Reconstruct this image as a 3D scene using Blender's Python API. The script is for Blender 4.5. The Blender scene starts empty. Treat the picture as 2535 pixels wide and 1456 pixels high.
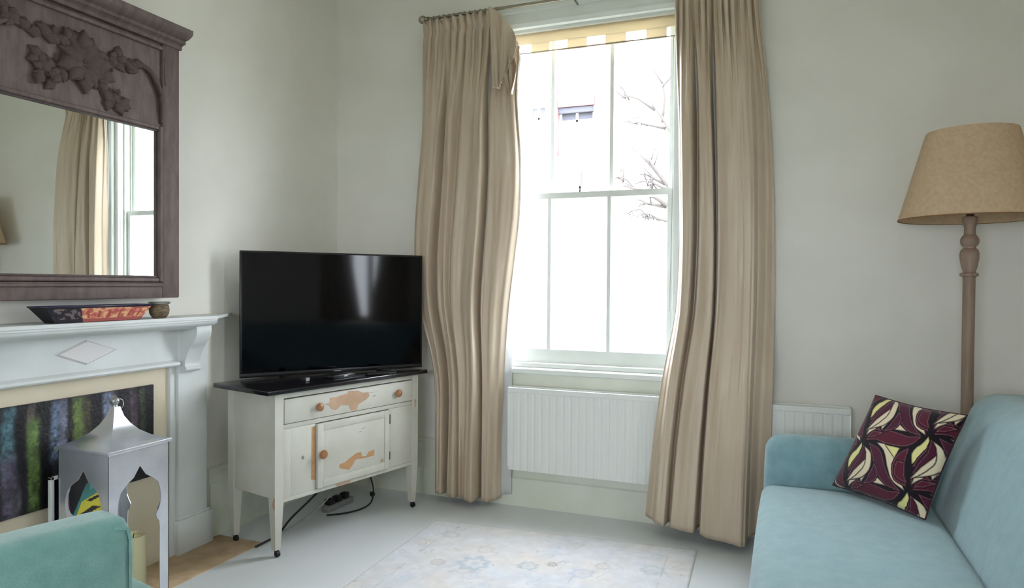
import bpy, bmesh, math, random
import numpy as np
from mathutils import Vector, Matrix
PI = math.pi
R_ = math.radians
SC = bpy.context.scene
C = SC.collection
random.seed(7)

# ------------------------------------------------------------------ camera
cam_d = bpy.data.cameras.new('camera')
cam = bpy.data.objects.new('camera', cam_d); C.objects.link(cam)
def cam_matrix(yaw, pitch, roll, loc):
    F = Vector((-math.sin(yaw)*math.cos(pitch), math.cos(yaw)*math.cos(pitch), -math.sin(pitch)))
    r = Vector((math.cos(yaw), math.sin(yaw), 0)); d = F.cross(r)
    cr, sr = math.cos(roll), math.sin(roll)
    x = cr*r + sr*d; y = -(-sr*r + cr*d); z = -F
    return Matrix(((x.x, y.x, z.x, loc[0]), (x.y, y.y, z.y, loc[1]), (x.z, y.z, z.z, loc[2]), (0, 0, 0, 1)))
cam.matrix_world = cam_matrix(0.37117, 0.014644, -0.006953, (0, 0, 1.35))
cam_d.sensor_width = 36; cam_d.lens = 1716.67/2535*36; cam_d.clip_start = 0.03
SC.camera = cam
# ------------------------------------------------------------------ sky, window portals, exposure
SKY = 12.0
w = bpy.data.worlds.new('overcast_sky'); SC.world = w; w.use_nodes = True
bg = w.node_tree.nodes['Background']; bg.inputs[0].default_value = (0.905, 0.93, 1.05, 1); bg.inputs[1].default_value = SKY
def portal(name, loc, rot, sx, sy):
    l = bpy.data.lights.new(name, 'AREA'); l.shape = 'RECTANGLE'; l.size = sx; l.size_y = sy
    l.cycles.is_portal = True
    o = bpy.data.objects.new(name, l); C.objects.link(o); o.location = loc; o.rotation_euler = rot
portal('sky_portal', (-1.145, 4.17, 1.85), (R_(-90), 0, 0), 1.2, 2.1)
portal('sky_portal', (1.32, 2.42, 1.58), (0, R_(90), 0), 1.4, 0.56)
portal('sky_portal', (-0.6, -1.84, 1.56), (R_(90), 0, 0), 1.4, 1.0)
vs = SC.view_settings
SC.display_settings.display_device = 'sRGB'
vs.view_transform = 'Standard'; vs.look = 'None'; vs.gamma = 1; vs.use_curve_mapping = False
vs.exposure = 0.84
SC.cycles.max_bounces = 14; SC.cycles.diffuse_bounces = 8; SC.cycles.glossy_bounces = 4
SC.cycles.transparent_max_bounces = 12; SC.cycles.sample_clamp_indirect = 8
SC.cycles.use_denoising = True

# ------------------------------------------------------------------ materials
def lin(c):
    if isinstance(c, str):
        c = tuple(int(c[i:i+2], 16)/255 for i in (0, 2, 4))
    return tuple((x/12.92 if x <= 0.04045 else ((x+0.055)/1.055)**2.4) for x in c)
def mat(name, col, rough=0.6, metal=0.0, col2=None, nscale=8.0, nstretch=(1, 1, 1), bump=0.0, bscale=60.0, bstretch=(1, 1, 1),
        spec=0.5, sheen=0.0, transl=0.0, attr=None, detail=4.0, ramp=(0.35, 0.65), coat=0.0, subsurf=0.0):
    m = bpy.data.materials.new(name); m.use_nodes = True
    nt = m.node_tree; N = nt.nodes; L = nt.links
    p = N['Principled BSDF']; out = N['Material Output']
    p.inputs['Base Color'].default_value = (*lin(col), 1); p.inputs['Roughness'].default_value = rough
    p.inputs['Metallic'].default_value = metal; p.inputs['Specular IOR Level'].default_value = spec
    p.inputs['Sheen Weight'].default_value = sheen; p.inputs['Coat Weight'].default_value = coat
    tc = N.new('ShaderNodeTexCoord')
    csock = None
    def noise(scale, stretch, det):
        mp = N.new('ShaderNodeMapping'); mp.inputs['Scale'].default_value = stretch
        L.new(tc.outputs['Object'], mp.inputs['Vector'])
        n = N.new('ShaderNodeTexNoise'); n.inputs['Scale'].default_value = scale; n.inputs['Detail'].default_value = det
        L.new(mp.outputs[0], n.inputs['Vector']); return n
    if attr:
        a = N.new('ShaderNodeAttribute'); a.attribute_name = attr; csock = a.outputs['Color']
    elif col2:
        n = noise(nscale, nstretch, detail)
        rp = N.new('ShaderNodeValToRGB'); rp.color_ramp.elements[0].position = ramp[0]; rp.color_ramp.elements[1].position = ramp[1]
        rp.color_ramp.elements[0].color = (*lin(col), 1); rp.color_ramp.elements[1].color = (*lin(col2), 1)
        L.new(n.outputs[0], rp.inputs[0]); csock = rp.outputs[0]
    if csock: L.new(csock, p.inputs['Base Color'])
    bn = None
    if bump:
        n = noise(bscale, bstretch, 3.0)
        bn = N.new('ShaderNodeBump'); bn.inputs['Strength'].default_value = bump; bn.inputs['Distance'].default_value = 0.004
        L.new(n.outputs[0], bn.inputs['Height']); L.new(bn.outputs[0], p.inputs['Normal'])
    if transl:
        t = N.new('ShaderNodeBsdfTranslucent'); t.inputs[0].default_value = (*lin(col), 1)
        if csock: L.new(csock, t.inputs[0])
        if bn: L.new(bn.outputs[0], t.inputs['Normal'])
        mx = N.new('ShaderNodeMixShader'); mx.inputs[0].default_value = transl
        L.new(p.outputs[0], mx.inputs[1]); L.new(t.outputs[0], mx.inputs[2]); L.new(mx.outputs[0], out.inputs[0])
    return m
def glass_mat(name):
    m = bpy.data.materials.new(name); m.use_nodes = True; nt = m.node_tree; N = nt.nodes; L = nt.links
    N.remove(N['Principled BSDF'])
    lw_ = N.new('ShaderNodeLayerWeight'); lw_.inputs[0].default_value = 0.5
    pw = N.new('ShaderNodeMath'); pw.operation = 'POWER'; pw.inputs[1].default_value = 5; L.new(lw_.outputs['Facing'], pw.inputs[0])
    f = N.new('ShaderNodeMath'); f.operation = 'MULTIPLY_ADD'; f.inputs[1].default_value = 0.5; f.inputs[2].default_value = 0.03; L.new(pw.outputs[0], f.inputs[0])
    t = N.new('ShaderNodeBsdfTransparent'); t.inputs[0].default_value = (0.96, 0.98, 0.97, 1)
    g = N.new('ShaderNodeBsdfGlossy'); g.inputs['Roughness'].default_value = 0.01
    mx = N.new('ShaderNodeMixShader'); L.new(f.outputs[0], mx.inputs[0]); L.new(t.outputs[0], mx.inputs[1]); L.new(g.outputs[0], mx.inputs[2])
    L.new(mx.outputs[0], N['Material Output'].inputs[0]); return m

M = {}
M['wall'] = mat('wall_paint', 'e6e3db', 0.75, col2='e1ded5', nscale=3, bump=0.08, bscale=90, spec=0.3)
M['ceil'] = mat('ceiling_paint', 'ecebe4', 0.8)
M['gloss'] = mat('white_gloss_paint', 'e4e7e2', 0.35, col2='dde0da', nscale=5)
M['skirt'] = mat('skirting_paint', 'dfe0d3', 0.45, col2='d6d8c8', nscale=6)
M['floor'] = mat('painted_floorboards', 'd7d9dc', 0.34, col2='d0d3d4', nscale=2.2, nstretch=(1, 0.3, 1), bump=0.10, bscale=14, bstretch=(6, 0.5, 1))
M['hearth'] = mat('hearth_stone', 'c3a888', 0.7, col2='9c8364', nscale=7, bump=0.35, bscale=25, detail=7, ramp=(.42, .7))
M['mantel'] = mat('mantel_paint', 'd1d4d2', 0.45, col2='c9ccc8', nscale=5)
M['cream'] = mat('cream_board', 'd6cbb4', 0.6, col2='cfc3aa', nscale=4)
M['dia'] = mat('diamond_panel', 'd0ccca', 0.5)
M['rad'] = mat('radiator_enamel', 'e2e4df', 0.35)
M['curtain'] = mat('beige_silk', 'cebca6', 0.42, col2='c5b199', nscale=3, nstretch=(4, 4, 0.5), bump=0.05, bscale=40, bstretch=(6, 6, .5), sheen=0.1, transl=0.10)
M['curtain_lined'] = mat('lined_beige_silk', 'b8aa94', 0.6, transl=0.02)
M['lining'] = mat('curtain_lining', 'e6e6e6', 0.8, transl=0.35)
M['blind'] = mat('blind_cloth', 'dfd3bc', 0.8, transl=0.5)
M['steel'] = mat('brushed_brass_steel', '9c9484', 0.32, metal=0.9)
M['glass'] = glass_mat('window_glass')
M['mirror'] = mat('silvered_glass', 'eef1ee', 0.01, metal=1.0)
M['mframe'] = mat('mirror_wood', '6a5a56', 0.62, col2='574744', nscale=9, nstretch=(1, 4, 1), bump=0.35, bscale=70, detail=7)
M['mcarve'] = mat('carved_wood', '574743', 0.62, col2='463835', nscale=20, bump=0.4, bscale=120)
M['cab'] = mat('distressed_white_paint', 'c8c6bb', 0.5, col2='bfbdb0', nscale=6, bump=0.1, bscale=30)
M['wood'] = mat('bare_pine', 'c09468', 0.55, col2='b0845a', nscale=10, nstretch=(1, .4, 3))
M['woodpink'] = mat('bare_pinkish_wood', 'bd9e84', 0.6, col2='b09074', nscale=12)
M['knob'] = mat('knob_wood', 'a9774f', 0.42, col2='98653f', nscale=20)
M['black_slab'] = mat('black_slab_gloss', '17161a', 0.16, spec=0.6)
M['tvbody'] = mat('tv_plastic', '0d0d10', 0.3)
M['screen'] = mat('tv_screen_glass', '020203', 0.07, spec=0.25)
M['rubber'] = mat('black_rubber', '15130f', 0.55)
M['cable'] = mat('black_cable', '161617', 0.45)
M['cable_grey'] = mat('grey_cable', '8a8a86', 0.5)
M['white_plastic'] = mat('white_plastic', 'd8d8d2', 0.4)
M['teal'] = mat('teal_chenille', '84a4aa', 0.9, col2='799ba2', nscale=22, bump=0.5, bscale=260, bstretch=(1, 1, 1), sheen=0.45, spec=0.2, detail=6)
M['teal2'] = mat('teal_green_chenille', '76a098', 0.9, col2='6a958e', nscale=22, bump=0.5, bscale=260, sheen=0.45, spec=0.2, detail=6)
M['darkwood'] = mat('dark_wood_leg', '3a2a20', 0.5)
M['lampwood'] = mat('limed_wood', 'a08a7a', 0.6, col2='8e7767', nscale=12, nstretch=(6, 6, .6), bump=0.2, bscale=60, bstretch=(4, 4, .5))
M['shade'] = mat('linen_shade', 'e2cbab', 0.85, col2='d8be9b', nscale=60, bump=0.3, bscale=300, transl=0.3)
M['brown'] = mat('brown_bakelite', '3f2a20', 0.4)
M['tin'] = mat('polished_tin', 'dcdee4', 0.28, metal=0.8, col2='c8cbd2', nscale=6)
M['candle'] = mat('ivory_wax', 'e6deb4', 0.5, spec=0.4, transl=0.15)
M['wick'] = mat('burnt_wick', '1a1614', 0.8)
M['silver'] = mat('pewter', 'a9a9a6', 0.3, metal=0.9)
M['attr'] = mat('printed_cotton', 'ffffff', 0.85, attr='Col', bump=0.15, bscale=300, sheen=0.2, spec=0.2)
M['paint'] = mat('oil_paint', 'ffffff', 0.5, attr='Col', bump=0.5, bscale=80, spec=0.4)
M['print'] = mat('photo_print', 'ffffff', 0.25, attr='Col')
M['rug'] = mat('faded_rug_pile', 'ffffff', 0.95, attr='Col', bump=0.4, bscale=220, sheen=0.3, spec=0.1)
M['potm'] = mat('dark_woven_pot', '4a3d2e', 0.7, col2='8a7558', nscale=40, nstretch=(1, 1, 4), bump=0.6, bscale=90)
M['brick'] = mat('pale_red_brick', '8c5656', 0.9, col2='7e4c4d', nscale=4)
M['render'] = mat('white_render', 'e4e0da', 0.9)
M['bark'] = mat('grey_bark', '46413e', 0.9)
M['grass'] = mat('garden_ground', '8f9184', 0.95, col2='767a68', nscale=1.5)
M['darkglass'] = mat('dark_window_glass', '4c4c54', 0.5, spec=0.1)

# ------------------------------------------------------------------ helpers
def tag(o, label=None, cat=None, group=None, kind=None):
    if label: o['label'] = label
    if cat: o['category'] = cat
    if group: o['group'] = group
    if kind: o['kind'] = kind
    return o
def empty(name, loc=(0, 0, 0), rz=0.0, label=None, cat=None, group=None, kind=None):
    o = bpy.data.objects.new(name, None); C.objects.link(o)
    o.location = loc; o.rotation_euler = (0, 0, rz); o.empty_display_size = 0.1
    return tag(o, label, cat, group, kind)
def root_matrix(o):
    while o.parent: o = o.parent
    if o.type != 'EMPTY': return Matrix()
    return Matrix.Translation(o.location) @ o.rotation_euler.to_matrix().to_4x4()
def build(name, bm, m, parent=None, smooth=None, world=True):
    """link bm as one mesh; world=True: coordinates given in the world, brought into the root's frame"""
    bmesh.ops.recalc_face_normals(bm, faces=bm.faces[:])
    if parent is not None and world: bm.transform(root_matrix(parent).inverted())
    me = bpy.data.meshes.new(name); bm.to_mesh(me); bm.free()
    if smooth:
        for p in me.polygons: p.use_smooth = True
        if smooth is not True: me.set_sharp_from_angle(angle=R_(smooth))
    me.materials.append(M[m] if isinstance(m, str) else m)
    o = bpy.data.objects.new(name, me); C.objects.link(o)
    if parent is not None: o.parent = parent
    return o
def nb(): return bmesh.new()
def box(bm, x0, x1, y0, y1, z0, z1, bev=0.0, seg=2):
    vs_ = [bm.verts.new((x, y, z)) for x in (x0, x1) for y in (y0, y1) for z in (z0, z1)]
    q = [(0, 1, 3, 2), (4, 6, 7, 5), (0, 4, 5, 1), (2, 3, 7, 6), (0, 2, 6, 4), (1, 5, 7, 3)]
    fs = [bm.faces.new([vs_[i] for i in f]) for f in q]
    if bev:
        es = list({e for f in fs for e in f.edges})
        bmesh.ops.bevel(bm, geom=es, offset=bev, segments=seg, profile=0.5, affect='EDGES')
    return bm
def boxo(name, dims, m, parent=None, bev=0.003, world=True, seg=2):
    return build(name, box(nb(), *dims, bev=bev, seg=seg), m, parent, smooth=40, world=world)
def prism(bm, pts, axis, a0, a1):
    """polygon pts (2-D) extruded along axis 0/1/2 from a0 to a1; the 2-D pair is the remaining axes in order"""
    def P(p, a):
        l = list(p); l.insert(axis, a); return l
    A = [bm.verts.new(P(p, a0)) for p in pts]; B = [bm.verts.new(P(p, a1)) for p in pts]
    n = len(pts)
    bm.faces.new(A); bm.faces.new(B[::-1])
    for i in range(n): bm.faces.new((A[i], A[(i+1) % n], B[(i+1) % n], B[i]))
    return bm
def lathe(bm, prof, cx, cy, seg=32, cap=True):
    rings = []
    for (r, z) in prof:
        rings.append([bm.verts.new((cx+r*math.cos(2*PI*i/seg), cy+r*math.sin(2*PI*i/seg), z)) for i in range(seg)])
    for a, b in zip(rings, rings[1:]):
        for i in range(seg): bm.faces.new((a[i], a[(i+1) % seg], b[(i+1) % seg], b[i]))
    if cap:
        bm.faces.new(rings[0][::-1]); bm.faces.new(rings[-1])
    return bm
def tube(bm, pts, rad, seg=8, closed=False):
    pts = [Vector(p) for p in pts]; n = len(pts); rings = []
    rads = rad if isinstance(rad, (list, tuple)) else [rad]*n
    up = Vector((0, 0, 1))
    for i, p in enumerate(pts):
        if closed: t = pts[(i+1) % n]-pts[i-1]
        else: t = pts[min(i+1, n-1)]-pts[max(i-1, 0)]
        t.normalize()
        if abs(t.z) > 0.95: up = Vector((1, 0, 0))
        else: up = Vector((0, 0, 1))
        a = t.cross(up).normalized(); b = t.cross(a)
        rings.append([bm.verts.new(p+(a*math.cos(2*PI*k/seg)+b*math.sin(2*PI*k/seg))*rads[i]) for k in range(seg)])
    m = n if closed else n-1
    for i in range(m):
        A, B = rings[i], rings[(i+1) % n]
        for k in range(seg): bm.faces.new((A[k], A[(k+1) % seg], B[(k+1) % seg], B[k]))
    if not closed:
        bm.faces.new(rings[0][::-1]); bm.faces.new(rings[-1])
    return bm
def spline(ctrl, n=40):
    """Catmull-Rom through ctrl"""
    P = [np.array(c, float) for c in ctrl]; P = [2*P[0]-P[1]]+P+[2*P[-1]-P[-2]]
    out = []; m = len(P)-3
    for i in range(m):
        k = max(2, n//m)
        for j in range(k):
            t = j/k; a, b, c, d = P[i:i+4]
            out.append(0.5*((2*b)+(-a+c)*t+(2*a-5*b+4*c-d)*t*t+(-a+3*b-3*c+d)*t**3))
    out.append(P[-2]); return [tuple(o) for o in out]
def soft(bm, c, h, r, bulge=(0, 0, 0, 0, 0, 0), n=10, fn=None):
    """rounded soft box: centre c, half sizes h, radius r; bulge = extra for -x,+x,-y,+y,-z,+z faces"""
    g = nb(); bmesh.ops.create_cube(g, size=2.0)
    bmesh.ops.subdivide_edges(g, edges=g.edges[:], cuts=n, use_grid_fill=True)
    pos = []
    for v in g.verts:
        p = v.co.copy()
        # push samples towards the edges so the radius stays round
        q = Vector([math.copysign(abs(x)**0.6, x) for x in p])
        s = Vector((q.x*h[0], q.y*h[1], q.z*h[2]))
        inner = Vector([max(-h[i]+r, min(h[i]-r, s[i])) for i in range(3)])
        d = s-inner
        if d.length > 1e-9: d = d.normalized()*r
        o = inner+d
        e = [1-(abs(q[i])**2.2) for i in range(3)]
        for ax in range(3):
            oth = e[(ax+1) % 3]*e[(ax+2) % 3]
            if q[ax] > 0.5: o[ax] += bulge[2*ax+1]*oth*(q[ax]-0.5)*2
            if q[ax] < -0.5: o[ax] -= bulge[2*ax]*oth*(-q[ax]-0.5)*2
        o = o+Vector(c)
        if fn: o = fn(o)
        v.co = o
    vm = {v: bm.verts.new(v.co) for v in g.verts}
    for f in g.faces: bm.faces.new([vm[v] for v in f.verts])
    g.free(); return bm
def softo(name, c, h, r, m, parent, bulge=(0,)*6, n=10, fn=None, world=True):
    return build(name, soft(nb(), c, h, r, bulge, n, fn), m, parent, smooth=True, world=world)
def ico(bm, c, r, sub=1):
    bmesh.ops.create_icosphere(bm, subdivisions=sub, radius=1, matrix=Matrix.Translation(c) @ Matrix.Diagonal((*((r,)*3 if not hasattr(r, '__len__') else r), 1)))
    return bm
def smoothstep(a, b, x):
    t = np.clip((x-a)/(b-a), 0, 1); return t*t*(3-2*t)
rng = np.random.RandomState(3)
def vnoise(x, y, seed=0):
    """smooth 2-D value noise, numpy arrays"""
    r = np.random.RandomState(seed).rand(64, 64)
    xi = np.floor(x).astype(int); yi = np.floor(y).astype(int); fx = x-xi; fy = y-yi
    fx = fx*fx*(3-2*fx); fy = fy*fy*(3-2*fy)
    g = lambda i, j: r[(xi+i) % 64, (yi+j) % 64]
    return (g(0, 0)*(1-fx)+g(1, 0)*fx)*(1-fy)+(g(0, 1)*(1-fx)+g(1, 1)*fx)*fy
def fbm(x, y, seed=0, o=4):
    s = 0; a = 0.5
    for k in range(o): s = s+a*vnoise(x*2**k, y*2**k, seed+k); a *= 0.5
    return s
def lin_arr(a):
    a = np.asarray(a, float); return np.where(a <= 0.04045, a/12.92, ((a+0.055)/1.055)**2.4)
def grid_mesh(name, P, col=None, m='attr', parent=None, world=True, close=None):
    """P: (nv,nu,3) points; col: (nv,nu,3) sRGB colours"""
    nv, nu = P.shape[:2]
    verts = P.reshape(-1, 3)
    idx = np.arange(nv*nu).reshape(nv, nu)
    faces = np.stack([idx[:-1, :-1], idx[:-1, 1:], idx[1:, 1:], idx[1:, :-1]], -1).reshape(-1, 4)
    me = bpy.data.meshes.new(name)
    if parent is not None and world:
        mi = np.array(root_matrix(parent).inverted()); verts = verts @ mi[:3, :3].T+mi[:3, 3]
    me.from_pydata(verts.tolist(), [], faces.tolist())
    if col is not None:
        a = me.color_attributes.new('Col', 'FLOAT_COLOR', 'POINT')
        c = np.ones((nv*nu, 4)); c[:, :3] = lin_arr(np.clip(col.reshape(-1, 3), 0, 1))
        a.data.foreach_set('color', c.ravel())
    for p in me.polygons: p.use_smooth = True
    me.materials.append(M[m]); o = bpy.data.objects.new(name, me); C.objects.link(o)
    if parent is not None: o.parent = parent
    return o
def polymask(X, Y, pts):
    pts = np.asarray(pts, float); inside = np.zeros(X.shape, bool); n = len(pts)
    for i in range(n):
        x0, y0 = pts[i]; x1, y1 = pts[(i+1) % n]
        c = ((y0 > Y) != (y1 > Y)) & (X < (x1-x0)*(Y-y0)/((y1-y0) if y1 != y0 else 1e-9)+x0)
        inside ^= c
    return inside
def polydist(X, Y, pts, closed=True):
    pts = np.asarray(pts, float); D = np.full(X.shape, 1e9); n = len(pts)
    for i in range(n if closed else n-1):
        a = pts[i]; b = pts[(i+1) % n]; ab = b-a; L2 = (ab@ab)+1e-12
        t = np.clip(((X-a[0])*ab[0]+(Y-a[1])*ab[1])/L2, 0, 1)
        D = np.minimum(D, np.hypot(X-a[0]-t*ab[0], Y-a[1]-t*ab[1]))
    return D

# ------------------------------------------------------------------ room shell
XL, XR, YN, YF, ZC = -2.81, 1.12, -1.70, 3.95, 3.30
def struct(o): o['kind'] = 'structure'; return o
struct(boxo('floor', (XL-.2, XR+.2, YN-.2, YF+.3, -0.12, 0), 'floor', bev=0))
struct(boxo('ceiling', (XL-.2, XR+.2, YN-.2, YF+.3, ZC, ZC+.12), 'ceil', bev=0))
struct(boxo('wall_left', (XL-.2, XL, YN-.2, YF+.3, 0, ZC), 'wall', bev=0))
# far wall with the sash window opening
WX0, WX1, WZ0, WZ1 = -1.755, -0.535, 0.80, 2.89
b = nb()
box(b, XL, WX0, YF, YF+.25, 0, ZC); box(b, WX1, XR, YF, YF+.25, 0, ZC)
box(b, WX0, WX1, YF, YF+.25, 0, WZ0-.02); box(b, WX0, WX1, YF, YF+.25, WZ1, ZC)
struct(build('wall_far', b, 'wall'))
# right wall with the narrow window above the sofa (seen only in the reflections)
RY0, RY1, RZ0, RZ1 = 2.18, 2.68, 0.92, 2.25
b = nb()
box(b, XR, XR+.2, YN-.2, RY0, 0, ZC); box(b, XR, XR+.2, RY1, YF+.3, 0, ZC)
box(b, XR, XR+.2, RY0, RY1, 0, RZ0); box(b, XR, XR+.2, RY0, RY1, RZ1, ZC)
struct(build('wall_right', b, 'wall'))
# near wall behind the camera; unseen glazed door added to let in fill light
DX0, DX1, DZ1 = -1.35, 0.15, 2.2
b = nb()
box(b, XL, DX0, YN-.2, YN, 0, ZC); box(b, DX1, XR, YN-.2, YN, 0, ZC); box(b, DX0, DX1, YN-.2, YN, DZ1, ZC)
struct(build('wall_near', b, 'wall'))
d1 = empty('added_fill_door', ((DX0+DX1)/2, YN-.1, 0), kind='structure')
for (x0, x1) in ((DX0, (DX0+DX1)/2), ((DX0+DX1)/2, DX1)):
    b = nb()
    box(b, x0+.01, x0+.10, YN-.13, YN-.08, .01, DZ1-.01); box(b, x1-.10, x1-.01, YN-.13, YN-.08, .01, DZ1-.01)
    for z0, z1 in ((.01, .22), (1.05, 1.12), (DZ1-.12, DZ1-.01)): box(b, x0+.10, x1-.10, YN-.13, YN-.08, z0, z1)
    lf = build('fill_door_leaf', b, 'gloss', d1)
    boxo('fill_door_panel', (x0+.09, x1-.09, YN-.12, YN-.09, .2, 1.06), 'gloss', lf, bev=0)
    boxo('pane', (x0+.09, x1-.09, YN-.108, YN-.102, 1.11, DZ1-.1), 'glass', lf, bev=0)

# skirting boards
def skirt_profile(h0, h1):
    return [(0, 0), (.024, 0), (.024, h0-.004), (.020, h0), (.016, h0+.006), (.016, h1-.03), (.012, h1-.02), (.013, h1-.006), (.006, h1), (0, h1)]
def skirting(name, side, a0, a1, h0, h1):
    pr = skirt_profile(h0, h1); bm = nb()
    if side == 'left': prism(bm, [(XL+p, z) for p, z in pr], 1, a0, a1)
    if side == 'far': prism(bm, [(YF-p, z) for p, z in pr], 0, a0, a1)
    if side == 'right': prism(bm, [(XR-p, z) for p, z in pr], 1, a0, a1)
    struct(build(name, bm, 'skirt'))
skirting('baseboard_left', 'left', 2.81, YF-.001, .283, .365)
skirting('baseboard_left', 'left', YN, 1.36, .283, .365)
skirting('baseboard_far', 'far', XL+.025, XR-.025, .172, .36)
skirting('baseboard_right', 'right', YN, YF-.001, .172, .36)

# ------------------------------------------------------------------ sash window
win = empty('window_1', ((WX0+WX1)/2, 4.05, WZ0), kind='structure')
b = nb()   # box frame lining the opening
box(b, WX0, WX0+.035, YF+.005, YF+.24, WZ0, WZ1); box(b, WX1-.035, WX1, YF+.005, YF+.24, WZ0, WZ1)
box(b, WX0+.035, WX1-.035, YF+.005, YF+.24, WZ1-.02, WZ1)
build('frame_lining', b, 'gloss', win)
for x0, x1 in ((WX0+.035, WX0+.05), (WX1-.05, WX1-.035)):
    boxo('staff_bead', (x0, x1, 4.005, 4.022, WZ0+.06, WZ1-.02), 'gloss', win)
    boxo('parting_bead', (x0, x1-.004, 4.065, 4.074, WZ0+.06, WZ1-.02), 'gloss', win, bev=0)
def sash(y0, y1, z0, z1, rb, rt, ym):
    x0, x1 = WX0+.036, WX1-.036
    b = nb()
    box(b, x0, x0+.045, y0, y1, z0, z1); box(b, x1-.045, x1, y0, y1, z0, z1)
    box(b, x0+.045, x1-.045, y0, y1, z0, z0+rb); box(b, x0+.045, x1-.045, y0, y1, z1-rt, z1)
    s = build('sash', b, 'gloss', win)
    bars = (-1.327, -0.957)
    for xb in bars:
        bm = nb(); prism(bm, [(xb-.013, y1-.008), (xb-.011, y0+.003), (xb+.011, y0+.003), (xb+.013, y1-.008)], 2, z0+rb, z1-rt)
        build('glazing_bar', bm, 'gloss', s)
    ed = (x0+.045,)+bars+(x1-.045,)
    for i in range(3):
        boxo('pane', (ed[i]+.006, ed[i+1]-.006, ym, ym+.004, z0+rb-.005, z1-rt+.005), 'glass', s, bev=0)
    return s
lower = sash(4.026, 4.062, .872, 1.905, .08, .036, 4.045)
upper = sash(4.076, 4.112, 1.868, 2.869, .036, .02, 4.095)
b = nb(); lathe(b, [(.007, 1.905), (.005, 1.915), (.004, 1.925), (.008, 1.931), (.008, 1.938), (.003, 1.944)], -1.14, 4.044, 10)
build('sash_catch', b, 'brown', lower, smooth=True)
b = nb(); box(b, WX0+.036, WX1-.036, 3.955, 4.24, .846, .870)
prism(b, [(3.925, .806), (3.918, .812), (3.918, .836), (3.926, .844), (4.02, .846), (4.02, .806)], 0, WX0-.05, WX1+.05)
build('window_sill', b, 'gloss', win)
boxo('window_apron', (WX0-.02, WX1+.02, 3.936, 3.95, .70, .806), 'skirt', win)
# architrave
def archi(pts, axis, a0, a1): return build('architrave', prism(nb(), pts, axis, a0, a1), 'gloss', win)
aw = [(0, .012), (.006, .022), (.03, .028), (.05, .020), (.095, .020), (.10, .034), (.125, .034), (.125, 0), (0, 0)]
archi([(YF-d, WZ1-.004+w_) for w_, d in aw], 0, WX0-.12, WX1+.12)
b = nb(); prism(b, [(WX0+.004-w_, YF-d) for w_, d in aw], 2, .86, WZ1-.004); build('architrave', b, 'gloss', win)
b = nb(); prism(b, [(WX1-.004+w_, YF-d) for w_, d in aw], 2, .86, WZ1-.004); build('architrave', b, 'gloss', win)

# side window in the right wall
w2 = empty('window_2', (XR+.1, (RY0+RY1)/2, RZ0), kind='structure')
b = nb()
box(b, XR+.08, XR+.13, RY0, RY0+.06, RZ0, RZ1); box(b, XR+.08, XR+.13, RY1-.06, RY1, RZ0, RZ1)
box(b, XR+.08, XR+.13, RY0+.06, RY1-.06, RZ0, RZ0+.07); box(b, XR+.08, XR+.13, RY0+.06, RY1-.06, RZ1-.06, RZ1)
box(b, XR+.08, XR+.13, 2.41, 2.47, RZ0+.07, RZ1-.06)
build('window_frame', b, 'gloss', w2)
boxo('pane', (XR+.1, XR+.104, RY0+.055, 2.415, RZ0+.06, RZ1-.05), 'glass', w2, bev=0)
boxo('pane', (XR+.1, XR+.104, 2.465, RY1-.055, RZ0+.06, RZ1-.05), 'glass', w2, bev=0)
boxo('window_sill', (XR-.03, XR+.08, RY0-.02, RY1+.02, RZ0-.035, RZ0-.005), 'gloss', w2)

# ------------------------------------------------------------------ outside
struct(boxo('ground', (-40, 40, -30, 45, -1.2, -1.0), 'grass', bev=0))
bd = empty('brick_building', (-8, 16, -1), label='pale brick house seen through the sash window across the street', cat='building')
b = nb()
# brick wall with a window hole
bx0, bx1 = -4.46, -3.46
wx0, wx1, wz0, wz1 = -4.44, -3.67, 4.06, 5.06
box(b, bx0, wx0, 14, 17, -1, 9); box(b, wx1, bx1, 14, 17, -1, 9); box(b, wx0, wx1, 14, 17, -1, wz0); box(b, wx0, wx1, 14, 17, wz1, 9)
build('brick_wall', b, 'brick', bd)
b = nb(); box(b, -14, bx0, 13.9, 17, -1, 9.3); build('rendered_wall', b, 'render', bd)
boxo('lintel', (bx0+.01, wx1+.02, 13.97, 14.05, wz1, wz1+.18), 'brick', bd)
boxo('window_head', (wx0, wx1, 14.02, 14.10, wz1-.12, wz1), 'darkglass', bd)
def bwin(x0, x1, z0, z1, y):
    b = nb(); t = .05
    box(b, x0, x0+t, y, y+.06, z0, z1); box(b, x1-t, x1, y, y+.06, z0, z1)
    box(b, x0+t, x1-t, y, y+.06, z0, z0+t); box(b, x0+t, x1-t, y, y+.06, z1-t, z1)
    box(b, (x0+x1)/2-.025, (x0+x1)/2+.025, y, y+.06, z0+t, z1-t); box(b, x0+t, x1-t, y, y+.06, z1-.3, z1-.25)
    f = build('window', b, 'render', bd)
    for a, c in ((x0+t, (x0+x1)/2-.025), ((x0+x1)/2+.025, x1-t)):
        boxo('pane', (a, c, y+.03, y+.04, z1-.25, z1-t), 'darkglass', f, bev=0)
        boxo('pane', (a, c, y+.03, y+.04, z0+t, z1-.3), 'render', f, bev=0)
bwin(wx0, wx1, wz0, wz1, 14.12)
bwin(-5.0, -4.62, 4.3, 5.1, 13.84)
boxo('lower_wall', (-4.6, -2.9, 13.7, 13.98, -1, 3.36), 'render', bd)
boxo('wall_box', (-4.46, -3.93, 13.75, 13.99, 3.37, 3.72), 'render', bd)
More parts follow.
